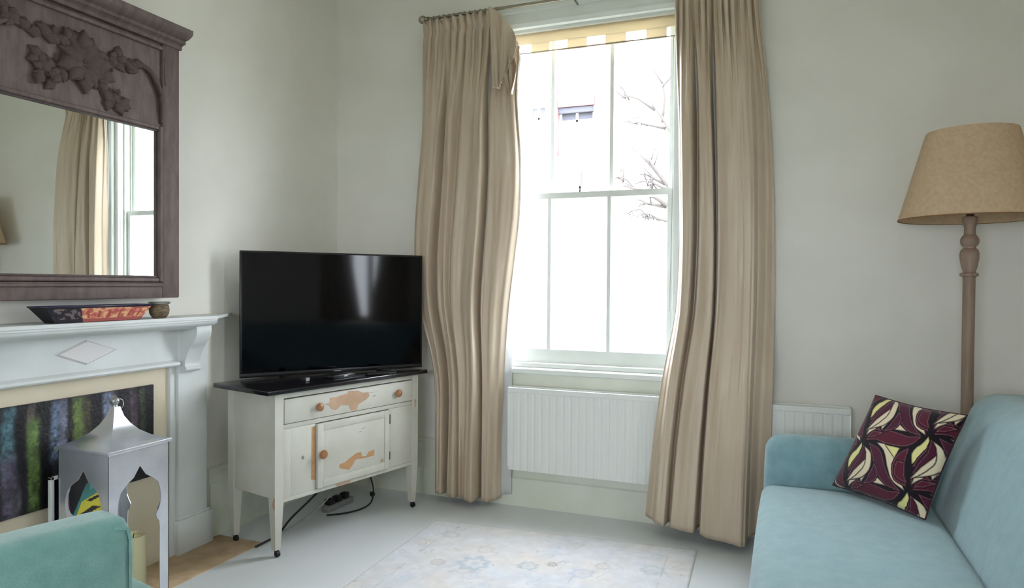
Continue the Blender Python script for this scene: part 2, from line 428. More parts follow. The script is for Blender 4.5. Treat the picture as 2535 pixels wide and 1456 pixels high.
# bare tree
tr = empty('bare_tree', (-0.9, 9.0, -1), label='bare leafless tree with thin grey branches outside the window', cat='tree')
b = nb(); tube(b, [(-.95, 9, -1), (-.98, 9, .6), (-1.02, 9.0, 1.9), (-1.05, 9, 3.2), (-1.0, 9.1, 4.6)], [.14, .12, .09, .06, .03], 8)
build('trunk', b, 'bark', tr, smooth=True)
def branch(p0, p1, r0, depth=0):
    p0 = Vector(p0); p1 = Vector(p1); mid = (p0+p1)/2+Vector((random.uniform(-.06, .06), random.uniform(-.05, .05), random.uniform(.0, .1)))
    bm = nb(); tube(bm, [p0, (p0+mid)/2, mid, (mid+p1)/2+Vector((0, 0, .02)), p1], [r0, r0*.85, r0*.7, r0*.5, r0*.3], 6)
    build('branch', bm, 'bark', tr, smooth=True)
    if depth < 2:
        for k in range(3):
            t = random.uniform(.35, .9); q = p0.lerp(p1, t)
            d = (p1-p0)*random.uniform(.3, .5); d = Matrix.Rotation(random.uniform(-.9, .9), 3, 'Y') @ d
            branch(q, q+d, r0*.5, depth+1)
for p0, p1, r in (((-1.03, 9, 2.15), (-1.95, 9, 2.65), .05), ((-1.03, 9, 2.2), (-1.85, 9.1, 3.15), .045), ((-1.04, 9, 2.7), (-1.6, 8.9, 3.7), .042),
                  ((-1.03, 9, 2.1), (-1.7, 9, 2.22), .036), ((-1.04, 9, 3.0), (-.5, 9.2, 4.0), .03), ((-1.0, 9, 2.0), (-.3, 8.8, 2.9), .03)):
    branch(p0, p1, r)

# ------------------------------------------------------------------ radiator
rad = empty('radiator', (-.585, 3.88, .24), label='long white panel radiator under the sash window', cat='radiator')
rx0, rx1, rz0, rz1, ry = -1.51, .325, .244, .715, 3.832
prof = []
pitch = .0445; x = rx0+.03
prof.append((rx0, ry+.0025))
while x+pitch < rx1-.02:
    prof += [(x, ry+.0025), (x+.008, ry), (x+pitch-.014, ry), (x+pitch-.006, ry+.0025)]; x += pitch
prof += [(rx1, ry+.0025), (rx1, ry+.02), (rx0, ry+.02)]
build('front_panel', prism(nb(), prof, 2, rz0, rz1), 'rad', rad)
boxo('top_lip', (rx0, rx1, ry-.001, ry+.02, rz1, rz1+.004), 'rad', rad, bev=0)
b = nb(); box(b, rx0-.004, rx1+.004, ry-.004, ry+.012, .705, .735, .003); box(b, rx0-.004, rx1+.004, ry+.012, ry+.016, .727, .733)
box(b, rx0-.004, rx1+.004, ry+.075, ry+.088, .705, .735, .003)
for k in range(60):
    xx = rx0+.02+k*(rx1-rx0-.04)/59; box(b, xx-.003, xx+.003, ry+.012, ry+.075, .722, .726)
build('top_grille', b, 'rad', rad)
boxo('side_panel', (rx0-.005, rx0, ry, ry+.088, rz0+.02, .735), 'rad', rad, bev=0.001); boxo('side_panel', (rx1, rx1+.005, ry, ry+.088, rz0+.02, .735), 'rad', rad, bev=.001)
boxo('rear_panel', (rx0, rx1, ry+.07, ry+.088, rz0, rz1), 'rad', rad, bev=0)
b = nb(); tube(b, [(rx1-.05, ry+.045, .26), (rx1-.05, ry+.045, 0.0)], .0075, 8); build('pipe', b, 'rad', rad, smooth=True)

# ------------------------------------------------------------------ curtains
def interp(z, ctrl, k):
    c = sorted(ctrl); zs = [a[0] for a in c]; vv = [a[k] for a in c]
    # smooth monotone-ish interpolation: sample linear, then soften
    f = np.interp(z, zs, vv); f2 = (np.interp(z-.12, zs, vv)+np.interp(z+.12, zs, vv)+2*f)/4
    return f2
def cosinterp(s, ctrl):
    xs = np.array([a[0] for a in ctrl]); ys = np.array([a[1] for a in ctrl])
    i = np.clip(np.searchsorted(xs, s, side='right')-1, 0, len(xs)-2)
    t = np.clip((s-xs[i])/(xs[i+1]-xs[i]), 0, 1); t = t*t*(3-2*t)
    return ys[i]*(1-t)+ys[i+1]*t
def curtain_sheet(name, parent, edges, prof, ztop, zbot, ybase, m, npl=13, ns=260, nt=110, off=0.0, s0=0.0, s1=1.0, seed=1, thick=True, front=False):
    S = np.linspace(s0, s1, ns)[None, :].repeat(nt, 0); T = np.linspace(0, 1, nt)[:, None].repeat(ns, 1)
    zt = ztop(S); zb = zbot(S)
    Z = zt+(zb-zt)*T
    xl = interp(Z, edges, 1); xr = interp(Z, edges, 2)
    wv = smoothstep(.02, .75, zt-Z)                   # 0 in the heading, 1 further down
    head = 0.5+0.5*np.sin(2*PI*npl*S+1.2*np.sin(2*PI*2*S))
    pinch = 0.024*np.exp(-((zt-Z-.075)/.03)**2)      # gathered tape line
    dep = cosinterp(S, prof)
    dep = dep*(0.8+0.35*(1-np.clip(Z/2.6, 0, 1)))
    fine = (fbm(S*11+seed, Z*.8, seed, 3)-.45)*.045+(fbm(S*30, Z*1.3+seed, seed+9, 2)-.4)*.008
    Y = ybase-((1-wv)*(.036*head+.02)+wv*(dep+fine)+.25*(1-wv)*fine)+pinch*head+off
    X = xl+(xr-xl)*S+(.010*np.sin(2*PI*3*S+Z*1.1)*wv+.006*np.sin(2*PI*npl*S*2)*(1-wv))
    if front:                                         # hangs before the radiator
        k = 1-smoothstep(.78, 1.25, Z); Y = Y*(1-k)+(3.822 if front == 'flat' else np.minimum(3.79+(Y-ybase)*.75-.01, 3.812))*k
    Z = Z+.007*np.sin(2*PI*npl*S)*(1-wv)
    P = np.stack([X, Y, Z], -1)
    o = grid_mesh(name, P, None, m, parent)
    if thick:
        so = o.modifiers.new('cloth_thickness', 'SOLIDIFY'); so.thickness = 0.0025; so.offset = 0
    return o
def interp_fn(pts):
    xs = [p[0] for p in pts]; ys = [p[1] for p in pts]
    return lambda s: np.interp(s, xs, ys)
# left curtain
cl = empty('curtain', (-1.8, 3.85, 0), label='beige silk curtain left of the sash window, heading slipping off its rod', cat='curtain', group='window curtains')
eL = [(3.0, -2.105, -1.47), (2.76, -2.11, -1.455), (2.46, -2.125, -1.49), (2.07, -2.16, -1.474), (1.75, -2.19, -1.485), (1.5, -2.20, -1.515), (1.2, -2.17, -1.552), (.95, -2.08, -1.565), (.75, -2.035, -1.575), (.3, -2.03, -1.585), (0, -2.03, -1.585)]
pL = [(0, .0), (.10, .07), (.22, .085), (.265, -.01), (.31, .085), (.38, .10), (.44, .055), (.50, .095), (.56, .075), (.62, .10), (.70, .125), (.725, -.015), (.78, .065), (.88, .055), (.96, .02), (1, -.02)]
ztL = interp_fn([(0, 2.975), (.5, 2.985), (.76, 2.985), (.82, 2.95), (.9, 2.86), (1, 2.755)])
zbL = interp_fn([(0, .055), (.7, .045), (.9, .03), (1, .045)])
curtain_sheet('fabric', cl, eL, pL, ztL, zbL, 3.885, 'curtain', seed=2)
eLl = [(z, a, b_+.005) for z, a, b_ in eL]
for i, (z, a, b_) in enumerate(eLl):
    if z < 1.3: eLl[i] = (z, a, -1.515-.02*(z/1.3))
pLl = [(0, 0), (.3, .02), (.6, .03), (.8, .015), (1, -.01)]
curtain_sheet('lining', cl, eLl, pLl, lambda s: ztL(s)-.05, lambda s: zbL(s)+.03, 3.90, 'lining', ns=80, nt=60, s0=.3, seed=5)
# slipped corner of the heading: a folded flap hanging into the window
def flap(name, parent, pts, y, m):
    """pts: rows of (x,z) from top to bottom, each row a list"""
    rows = []
    for r, row in enumerate(pts):
        n = 24; xs = np.linspace(0, 1, n); px = np.interp(xs, np.linspace(0, 1, len(row)), [p[0] for p in row]); pz = np.interp(xs, np.linspace(0, 1, len(row)), [p[1] for p in row])
        rows.append((px, pz))
    nr = 30; PX = np.array([[np.interp(t, np.linspace(0, 1, len(rows)), [rw[0][i] for rw in rows]) for i in range(24)] for t in np.linspace(0, 1, nr)])
    PZ = np.array([[np.interp(t, np.linspace(0, 1, len(rows)), [rw[1][i] for rw in rows]) for i in range(24)] for t in np.linspace(0, 1, nr)])
    s = np.linspace(0, 1, 24)[None, :].repeat(nr, 0); t = np.linspace(0, 1, nr)[:, None].repeat(24, 1)
    PY = y-.018*np.sin(s*2*PI*2.2+.5)*(1-.4*t)-.012*np.sin(s*2*PI*5+1)*t
    o = grid_mesh(name, np.stack([PX, PY, PZ], -1), None, m, parent)
    so = o.modifiers.new('cloth_thickness', 'SOLIDIFY'); so.thickness = .003; so.offset = 0
flap('slipped_heading', cl, [[(-1.63, 2.985), (-1.57, 2.95), (-1.50, 2.86), (-1.452, 2.775)], [(-1.62, 2.88), (-1.57, 2.82), (-1.51, 2.76), (-1.450, 2.72)], [(-1.61, 2.70), (-1.565, 2.66), (-1.515, 2.66), (-1.468, 2.66)], [(-1.60, 2.50), (-1.565, 2.50), (-1.53, 2.56), (-1.500, 2.62)]], 3.785, 'curtain')
flap('heading_tail', cl, [[(-1.55, 2.69), (-1.50, 2.685), (-1.462, 2.665)], [(-1.545, 2.62), (-1.495, 2.61), (-1.448, 2.61)], [(-1.525, 2.54), (-1.49, 2.53), (-1.462, 2.54)], [(-1.496, 2.465), (-1.49, 2.46), (-1.484, 2.465)]], 3.79, 'curtain')
# right curtain
cr_ = empty('curtain', (-.35, 3.82, 0), label='beige silk curtain right of the sash window, beside the teal sofa', cat='curtain', group='window curtains')
eR = [(3.0, -.565, -.13), (2.8, -.558, -.13), (2.4, -.552, -.085), (2.0, -.545, -.06), (1.58, -.54, -.048), (1.2, -.555, -.045), (.9, -.60, -.045), (.5, -.65, -.05), (0, -.69, -.06)]
pR = [(0, -.01), (.05, .03), (.10, .09), (.19, .10), (.225, -.005), (.26, .10), (.34, .12), (.41, .115), (.445, -.02), (.485, .115), (.6, .15), (.72, .155), (.80, .165), (.84, .15), (.87, .05), (.93, .0), (1, -.02)]
ztR = interp_fn([(0, 2.985), (1, 2.985)])
zbR = interp_fn([(0, .085), (.3, .07), (.62, .05), (.85, .04), (.88, .06), (1, .07)])
curtain_sheet('fabric', cr_, eR, pR, ztR, zbR, 3.885, 'curtain', seed=11, front=True)
eRl = [(z, a+.004, b_-.05) for z, a, b_ in eR]
curtain_sheet('lining', cr_, eRl, pLl, lambda s: ztR(s)-.04, lambda s: zbR(s)+.03, 3.905, 'lining', ns=80, nt=60, seed=15, front='flat')
# pole
cp = empty('curtain_pole', (-1.1, 3.86, 2.97), label='thin metal curtain pole with ball finial above the window', cat='curtain pole')
b = nb(); tube(b, [(-2.09, 3.86, 2.998), (-.10, 3.86, 2.998)], .0095, 12); build('rod', b, 'steel', cp, smooth=40)
for xx, sg in ((-2.115, -1), (-.075, 1)):
    b = nb(); ico(b, (xx, 3.86, 2.998), .026, 3); build('finial', b, 'steel', cp, smooth=True)
    b = nb(); tube(b, [(xx-sg*.022, 3.86, 2.998), (xx-sg*.04, 3.86, 2.998)], .014, 12); build('finial_collar', b, 'steel', cp, smooth=40)
for xx in (-2.0, -1.13, -.2):
    b = nb(); tube(b, [(xx, 3.95, 2.985), (xx, 3.86, 2.985)], .006, 8); box(b, xx-.012, xx+.012, 3.94, 3.95, 2.95, 3.02); build('bracket', b, 'steel', cp, smooth=40)
for k in range(14):
    xx = -2.07+k*.035; b = nb()
    tube(b, [(xx, 3.86+.014*math.cos(a), 2.995+.016*math.sin(a)) for a in np.linspace(0, 2*PI, 12, endpoint=False)], .0018, 5, closed=True)
    build('ring', b, 'steel', cp, smooth=True)
# roller blind with castellated hem
bl = empty('roller_blind', (-1.1, 3.985, 2.76), label='cream window blind with castellated hem and thin rod', cat='blind')
slots = [(-1.535, -1.432), (-1.318, -1.205), (-1.088, -.975), (-.855, -.738), (-.622, -.565)]
y = 3.978; zs0, zs1, zt_ = 2.752, 2.806, 2.888
b = nb(); xs_ = -1.715
box(b, -1.715, -.565, y, y+.003, zs1, zt_)
prev = -1.715
for a, c in slots:
    if a > prev: box(b, prev, a, y, y+.003, zs0-.006, zs1)
    prev = c
build('blind_fabric', b, 'blind', bl)
b = nb(); tube(b, [(-1.715, y+.0015, zs0), (-.562, y+.0015, zs0)], .0042, 8); build('hem_rod', b, 'steel', bl, smooth=True)
b = nb(); tube(b, [(-1.715, y+.02, 2.868), (-.562, y+.02, 2.868)], .016, 12); build('roller', b, 'blind', bl, smooth=40)
b = nb(); tube(b, spline([(-.583, 3.965, 2.75), (-.580, 3.965, 2.0), (-.585, 3.965, 1.5), (-.592, 3.967, 1.2)], 20), .0016, 5); build('pull_cord', b, 'cable_grey', bl, smooth=True)

# right-wall window curtains (they show only as the streaks in the television)
def side_curtain(y_edges, label, ybase=1.065, sd=3):
    o = empty('curtain', (ybase, sum(y_edges[0][1:])/2, .95), label=label, cat='curtain', group='side window curtains')
    ns, nt = 90, 50
    S = np.linspace(0, 1, ns)[None, :].repeat(nt, 0); Z = np.linspace(2.85, .95, nt)[:, None].repeat(ns, 1)
    a = interp(Z, y_edges, 1); c = interp(Z, y_edges, 2)
    P = np.stack([ybase-.03*np.sin(2*PI*5*S+sd)-.01*(fbm(S*9, Z, sd)-.5), a+(c-a)*S, Z], -1)
    f = grid_mesh('fabric', P, None, 'curtain_lined', o); so = f.modifiers.new('cloth_thickness', 'SOLIDIFY'); so.thickness = .003
    return o
side_curtain([(2.9, 1.95, 2.24), (1.6, 1.95, 2.29), (.9, 1.95, 2.41)], 'beige curtain on the right wall, near side of the small side window')
side_curtain([(2.9, 2.60, 2.9), (1.6, 2.56, 2.9), (.9, 2.46, 2.9)], 'beige curtain on the right wall, far side of the small side window', sd=5)

# ------------------------------------------------------------------ fireplace
fp = empty('fireplace_surround', (-2.78, 2.09, 0), label='white painted wooden fireplace surround with mantel shelf on the left wall', cat='fireplace')
YC = 2.09
def mir(y): return 2*YC-y
# backing board and slips
boxo('slip_board', (XL, XL+.025, mir(2.60), 2.60, 0.0, .97), 'cream', fp, bev=0)
# pilasters with plinth
for sgn in (1, -1):
    f = (lambda yy: yy) if sgn == 1 else mir
    def bb(name, x1, ya, yb, z0, z1, bev=.004, m='mantel', x0=XL):
        a, c = sorted((f(ya), f(yb))); return boxo(name, (x0, x1, a, c, z0, z1), m, fp, bev=bev)
    bb('pilaster', -2.752, 2.57, 2.752, .165, 1.145)
    bb('plinth', -2.742, 2.56, 2.785, 0, .172, .003)
    bb('plinth_moulding', -2.747, 2.565, 2.772, .1725, .184, .003)
    bb('inner_return', -2.768, 2.535, 2.57, 0, .95)
    # S-profile corbel
    pr = [(-2.752, 1.145), (-2.650, 1.145), (-2.645, 1.115), (-2.650, 1.085), (-2.670, 1.05), (-2.695, 1.02), (-2.712, .985), (-2.722, .955), (-2.722, .935), (-2.714, .925), (-2.716, .912), (-2.726, .905), (-2.752, .905)]
    pr = spline([p for p in pr[1:-1]], 44); pr = [(-2.752, 1.145)]+[tuple(p) for p in pr]+[(-2.752, .905)]
    a, c = sorted((f(2.582), f(2.674)))
    build('corbel', prism(nb(), pr, 1, a, c), 'mantel', fp, smooth=35)
boxo('frieze', (XL, -2.758, mir(2.57), 2.57, .955, 1.145), 'mantel', fp, bev=0)
b = nb(); prism(b, [(XL, .938), (-2.742, .938), (-2.737, .945), (-2.738, .955), (-2.748, .962), (-2.758, .966), (XL, .966)], 1, mir(2.57), 2.57)
build('frieze_moulding', b, 'mantel', fp, smooth=30)
# diamond boss
b = nb(); vv = [(1.951, 1.046), (2.09, 1.099), (2.238, 1.046), (2.09, .992)]
o_ = [b.verts.new((-2.7575, y, z)) for y, z in vv]; i_ = [b.verts.new((-2.749, 2.093+(y-2.093)*.88, 1.046+(z-1.046)*.88)) for y, z in vv]
for k in range(4): b.faces.new((o_[k], o_[(k+1) % 4], i_[(k+1) % 4], i_[k]))
b.faces.new(i_); b.faces.new(o_[::-1]); build('diamond_panel', b, 'dia', fp)
# shelf with canted ends and cove under it
XS = -2.60
def canted(x1, yb, yf, z0, z1):
    bm = nb(); prism(bm, [(XL, mir(yb)), (x1-.001, mir(yf)), (x1, mir(yf-.01)), (x1, yf-.01), (x1-.001, yf), (XL, yb)], 2, z0, z1); return bm
build('shelf', canted(XS, 2.99, 2.675, 1.168, 1.182), 'mantel', fp)
build('shelf_lip', canted(XS-.006, 2.90, 2.67, 1.158, 1.168), 'mantel', fp)
cov = [(0, 1.158), (.0, 1.150), (.006, 1.142), (.022, 1.134), (.04, 1.130), (.05, 1.122)]
b = nb(); prev = None; rings = []
for d_, z in cov:
    x1 = XS-.012-d_
    ring = [(XL, mir(2.80)), (x1-.03, mir(2.71)), (x1, mir(2.65)), (x1, 2.65), (x1-.03, 2.71), (XL, 2.80)]
    rings.append([b.verts.new((p[0], p[1], z)) for p in ring])
for A, B in zip(rings, rings[1:]):
    for k in range(6): b.faces.new((A[k], A[(k+1) % 6], B[(k+1) % 6], B[k]))
b.faces.new(rings[0]); b.faces.new(rings[-1][::-1]); build('cove_moulding', b, 'mantel', fp, smooth=60)
struct(boxo('hearth', (XL+.03, -2.485, mir(2.862), 2.862, -.05, .004), 'hearth', bev=.001))

# abstract painting in the opening
ap = empty('abstract_painting', (-2.78, 2.0, .42), label='dark abstract canvas of green blue and purple vertical stripes in the fireplace opening', cat='painting')
py0, py1, pz0, pz1 = 1.42, 2.443, .427, .861
nu, nv = 300, 130
U, V = np.meshgrid(np.linspace(0, 1, nu), np.linspace(0, 1, nv))
yy = py0+(py1-py0)*U
col = np.zeros((nv, nu, 3))+np.array([.11, .10, .12])
wob = (fbm(V*3, U*3, 41)-.5)*.03
def stripe(c, wd, rgb, v0=0, v1=1, s=1, k=.9):
    global col
    m = np.exp(-(np.abs(yy+wob-c)/wd)**4)*smoothstep(v0-.08, v0+.08, V)*(1-smoothstep(v1-.08, v1+.08, V))
    n = fbm(U*90+s, V*34, s)*1.25+fbm(U*25, V*70, s+3)*.35
    m = np.clip(m*k*(n*1.2+.1), 0, 1)[..., None]; col = col*(1-m)+np.array(rgb)*m
stripe(1.50, .04, (.3, .4, .5), s=4); stripe(1.58, .03, (.3, .42, .2), s=5); stripe(1.68, .03, (.35, .3, .45), s=6)
stripe(1.775, .028, (.30, .55, .62), .35, 1, s=1); stripe(1.78, .035, (.42, .36, .50), 0, .55, s=2); stripe(1.80, .02, (.35, .36, .40), 0, .25, s=9)
stripe(1.86, .016, (.50, .42, .34), .72, 1, s=3); stripe(1.872, .026, (.42, .58, .20), .0, .85, s=7, k=1.1)
stripe(1.968, .03, (.42, .55, .72), .42, 1, s=8); stripe(1.995, .02, (.52, .52, .66), .5, 1, s=12); stripe(1.97, .028, (.32, .30, .40), 0, .4, s=10, k=.6)
stripe(2.062, .03, (.46, .60, .20), .30, 1, s=11, k=1.15); stripe(2.10, .02, (.38, .34, .18), .4, 1, s=13); stripe(2.2, .026, (.48, .56, .74), .35, 1, s=14)
stripe(2.232, .014, (.5, .42, .5), .4, 1, s=15); stripe(2.335, .022, (.40, .27, .36), .3, 1, s=16); stripe(2.385, .016, (.32, .40, .22), .1, 1, s=17, k=.7); stripe(2.30, .02, (.2, .16, .19), 0, 1, s=18)
gm = col.mean(-1, keepdims=True); col = (gm+(col-gm)*.62)*.88; col = col*(.62+.75*fbm(U*40, V*9, 61)[..., None])
sp = fbm(U*140, V*90, 77); col = col*(0.75+.5*sp[..., None]); col[sp > .70] = col[sp > .70]*.8+.10
P = np.stack([np.full_like(U, -2.772)+.0015*fbm(U*120, V*60, 5), yy, pz0+(pz1-pz0)*V], -1)
cv = boxo('canvas', (-2.784, -2.7725, py0, py1, pz0, pz1), 'tvbody', ap, bev=.001)
grid_mesh('painted_surface', P, col, 'paint', ap)

# small framed picture leaning behind the lantern
pf = empty('picture_frame', (-2.70, 2.08, .3), label='small white framed dark picture with bright shapes, propped behind the tin lantern', cat='picture')
fy0, fy1, fz0, fz1, fx = 1.897, 2.24, .22, .565, -2.70
for dims in ((fy0, fy1, fz1-.012, fz1), (fy0, fy1, fz0, fz0+.012), (fy0, fy0+.014, fz0, fz1), (fy1-.014, fy1, fz0, fz1)):
    boxo('frame_rail', (fx-.02, fx, *dims), 'mantel', pf, bev=.002)
nu, nv = 110, 100; U, V = np.meshgrid(np.linspace(0, 1, nu), np.linspace(0, 1, nv))
Yp = fy0+(fy1-fy0)*U; Zp = fz0+(fz1-fz0)*V
col = np.zeros((nv, nu, 3))+np.array([.06, .05, .08])
def shp(pts, rgb):
    col[polymask(Yp, Zp, pts)] = rgb
shp([(1.99, .38), (2.05, .50), (2.10, .52), (2.13, .46), (2.12, .40)], (.25, .50, .47)); shp([(2.06, .52), (2.10, .54), (2.11, .48), (2.07, .47)], (.35, .62, .66))
shp([(2.0, .36), (2.03, .43), (2.14, .46), (2.20, .44), (2.18, .38), (2.05, .34)], (.78, .74, .22)); shp([(2.02, .38), (2.08, .40), (2.12, .385), (2.06, .372)], (.1, .1, .1)); shp([(2.05, .43), (2.10, .44), (2.12, .43), (2.07, .42)], (.1, .1, .1))
shp([(1.935, .36), (1.955, .45), (1.975, .46), (1.985, .36)], (.42, .22, .18)); shp([(1.93, .37), (1.99, .385), (1.99, .375), (1.93, .36)], (.75, .62, .45)); shp([(1.92, .33), (1.99, .355), (1.99, .34), (1.92, .30)], (.35, .2, .5))
shp([(2.2, .42), (2.26, .50), (2.28, .46), (2.25, .40)], (.2, .18, .2)); shp([(2.2, .40), (2.25, .42), (2.24, .44), (2.2, .43)], (.55, .2, .25))
P = np.stack([np.full_like(U, fx-.006), Yp, Zp], -1); grid_mesh('picture', P, col, 'print', pf)
boxo('back_board', (fx-.018, fx-.0075, fy0+.004, fy1-.004, fz0+.004, fz1-.004), 'tvbody', pf, bev=0)
b = nb(); prism(b, [(fx-.075, .004), (fx-.067, .004), (fx-.0185, fz1-.06), (fx-.0185, fz1-.03)], 1, 2.06, 2.10); build('strut', b, 'tvbody', pf)
b = nb(); box(b, fx-.02, fx-.002, fy0+.05, fy0+.09, .004, fz0); box(b, fx-.02, fx-.002, fy1-.09, fy1-.05, .004, fz0); build('foot', b, 'mantel', pf)

# ------------------------------------------------------------------ mirror
mr = empty('overmantel_mirror', (-2.76, 2.02, 1.27), label='large brown carved wooden overmantel mirror above the mantel shelf', cat='mirror')
MC = 2.035; MX = -2.70; MB = XL+.005
my1 = 2.528; my0 = 2*MC-my1; gy1 = 2.409; gy0 = 2*MC-gy1; gz0, gz1, mz0, mz1 = 1.376, 2.046, 1.273, 2.50
boxo('glass_backing', (MB, MX-.022, my0+.02, my1-.02, mz0+.02, mz1), 'darkwood', mr, bev=0)
boxo('mirror_glass', (MX-.02, MX-.016, gy0-.01, gy1+.01, gz0-.01, gz1+.01), 'mirror', mr, bev=0)
for a, c in ((gy1+.022, my1), (my0, gy0-.022)):
    boxo('stile', (MB, MX, a, c, mz0, mz1), 'mframe', mr, bev=.006)
boxo('bottom_rail', (MB, MX, gy0-.022, gy1+.022, mz0, gz0-.03), 'mframe', mr, bev=.006)
# stepped bead round the glass
def bead(name, y0, y1, z0, z1): return boxo(name, (MX-.015, MX+.006, y0, y1, z0, z1), 'mframe', mr, bev=.005, seg=3)
bead('bead', gy0, gy1, gz0-.028, gz0-.010); bead('bead', gy0, gy1, gz1+.006, gz1+.024)
bead('bead', gy1+.002, gy1+.022, gz0-.028, gz1+.024); bead('bead', gy0-.022, gy0-.002, gz0-.028, gz1+.024)
boxo('slip', (MX-.016, MX-.004, gy0, gy1, gz0-.010, gz0), 'mcarve', mr, bev=.002); boxo('slip', (MX-.016, MX-.004, gy0, gy1, gz1, gz1+.006), 'mcarve', mr, bev=.001)
boxo('bottom_bead', (MX, MX+.010, gy0-.02, gy1+.02, 1.325, 1.340), 'mframe', mr, bev=.005, seg=3)
pz_0, pz_1 = gz1+.024, 2.44
boxo('carved_panel', (MB, MX-.012, gy0-.022, gy1+.022, pz_0, mz1), 'mframe', mr, bev=0)
boxo('panel_moulding', (MX-.012, MX+.004, gy0-.022, gy1+.022, 2.425, 2.445), 'mframe', mr, bev=.006, seg=3)
# short vertical moulding and curved acanthus bead at the right of the panel (mirrored at the left)
for sg in (1, -1):
    g = lambda yv: MC+sg*(yv-MC)
    b = nb(); tube(b, [(MX-.008, g(2.443), 2.40), (MX-.004, g(2.447), 2.39), (MX-.004, g(2.447), 2.27), (MX-.006, g(2.443), 2.26)], [.006, .010, .010, .005], 8); build('panel_bead', b, 'mframe', mr, smooth=True)
    sc_ = spline([(MX-.006, g(2.29), 2.325), (MX-.002, g(2.35), 2.315), (MX, g(2.395), 2.27), (MX-.002, g(2.425), 2.205), (MX-.004, g(2.432), 2.13), (MX-.006, g(2.43), 2.085)], 26)
    b = nb(); tube(b, sc_, [.008+.006*math.sin(PI*i/(len(sc_)-1)) for i in range(len(sc_))], 8); build('carved_scroll', b, 'mcarve', mr, smooth=True)
# side husk drops beside the glass
hm = nb(); ico(hm, (0, 0, 0), (.007, .009, .016), 2)
husk_me = build('husk', hm, 'mframe', mr, smooth=True); husk_me.location = Vector((MX+.002, 2.452, 2.0))-Vector(mr.location)
for k in range(1, 18):
    h_ = husk_me.copy(); C.objects.link(h_); h_.parent = mr; h_.location = Vector((MX+.002, 2.452, 2.0-k*.034))-Vector(mr.location)
# cornice
cpz = [(0, 2.455), (.012, 2.455), (.012, 2.470), (.02, 2.478), (.03, 2.482), (.03, 2.497), (.045, 2.503), (.062, 2.520), (.066, 2.530), (.066, 2.546), (0, 2.546)]
b = nb(); rings = []
for d_, z in cpz[1:-1]:
    x1 = MX+d_; e = .3*d_
    rings.append([b.verts.new(p) for p in ((MB, my0-e, z), (x1, my0-e, z), (x1, my1+e, z), (MB, my1+e, z))])
for A, B in zip(rings, rings[1:]):
    for k in range(4): b.faces.new((A[k], A[(k+1) % 4], B[(k+1) % 4], B[k]))
b.faces.new(rings[0][::-1]); b.faces.new(rings[-1]); build('cornice', b, 'mframe', mr, smooth=30)
# carving: leaves, petals, flowers (each a piece), shared meshes
def leaf_mesh():
    bm = nb(); n, k = 9, 5; rows = []
    for i in range(n):
        t = i/(n-1); wd = .5*math.sin(PI*t**.75)**.9*(1+.18*math.sin(t*14)); row = []
        for j in range(k):
            s = j/(k-1)*2-1
            row.append(bm.verts.new((.22*(1-abs(s)**1.6)*math.sin(PI*t)+.16*t*(1-t)+.05*abs(s)**3*math.sin(PI*t)+.02, s*wd, t)))
        rows.append(row)
    for A, B in zip(rows, rows[1:]):
        for j in range(k-1): bm.faces.new((A[j], A[j+1], B[j+1], B[j]))
    ed = [e for e in bm.edges if e.is_boundary]
    r = bmesh.ops.extrude_edge_only(bm, edges=ed)
    for v in r['geom']:
        if isinstance(v, bmesh.types.BMVert): v.co.x = -.12
    return bm
def flower_mesh():
    bm = nb(); ico(bm, (.22, 0, 0), .16, 2)
    for k in range(6):
        a = k*PI/3; m_ = Matrix.Translation((.08, .42*math.cos(a), .42*math.sin(a))) @ Matrix.Rotation(a, 4, 'X') @ Matrix.Diagonal((.2, .36, .27, 1))
        bmesh.ops.create_icosphere(bm, subdivisions=2, radius=1, matrix=m_)
    return bm
def piece(src, y, z, s, ang, xo=0.0, tilt=0.0, name=None):
    o = src.copy() if src.get('_used') else src
    if src.get('_used'): C.objects.link(o)
    src['_used'] = 1
    o.parent = mr; o.location = Vector((MX-.012+xo, y, z))-Vector(mr.location)
    o.rotation_euler = (R_(ang), R_(tilt), 0); o.scale = (s*1.0, s*.85, s*1.25) if src is lf else (s*.8, s*.72, s*.72)
    if '_used' in o and o is not src: del o['_used']
lf = build('carved_leaf', leaf_mesh(), 'mcarve', mr, smooth=True, world=False)
fl = build('carved_flower', flower_mesh(), 'mcarve', mr, smooth=True, world=False)
# (y, z, size, angle): angle 0 points up, + turns towards -y
ctr = (2.045, 2.25)
for k in range(26):
    aa = random.uniform(-180, 180); rr = random.uniform(.0, .05)
    piece(lf, ctr[0]+rr*math.sin(R_(-aa)), ctr[1]+.01+rr*math.cos(R_(aa)), random.uniform(.05, .085), aa, xo=random.uniform(.004, .016), tilt=random.uniform(-14, 14))
for a, L_ in ((10, .10), (-18, .10), (38, .085), (-45, .085), (65, .08), (-75, .08), (0, .075), (100, .07), (150, .075), (-150, .085), (180, .08), (-120, .075)):
    piece(lf, ctr[0], ctr[1], L_, a, xo=.008)
for dy, dz, s in ((0, .0, .036), (.045, .02, .026), (-.045, .015, .026), (.02, .05, .028), (-.02, .055, .026), (.05, -.045, .026), (-.05, -.03, .024), (.0, -.06, .028), (.015, .09, .022)):
    piece(fl, ctr[0]+dy, ctr[1]+dz, s, random.uniform(0, 60), xo=.016)
# right garland, from the centre out and up to the scroll
for y_, z_, s, a in ((2.11, 2.285, .05, -60), (2.14, 2.29, .055, -75), (2.17, 2.30, .05, -100), (2.20, 2.305, .05, -60), (2.225, 2.31, .055, -85), (2.25, 2.31, .05, -110), (2.275, 2.315, .05, -70), (2.20, 2.30, .04, -130)):
    piece(lf, y_, z_, s, a, xo=.004)
for y_, z_ in ((2.16, 2.30), (2.205, 2.305), (2.25, 2.318), (2.285, 2.322)): piece(fl, y_, z_, .02, 10, xo=.012)
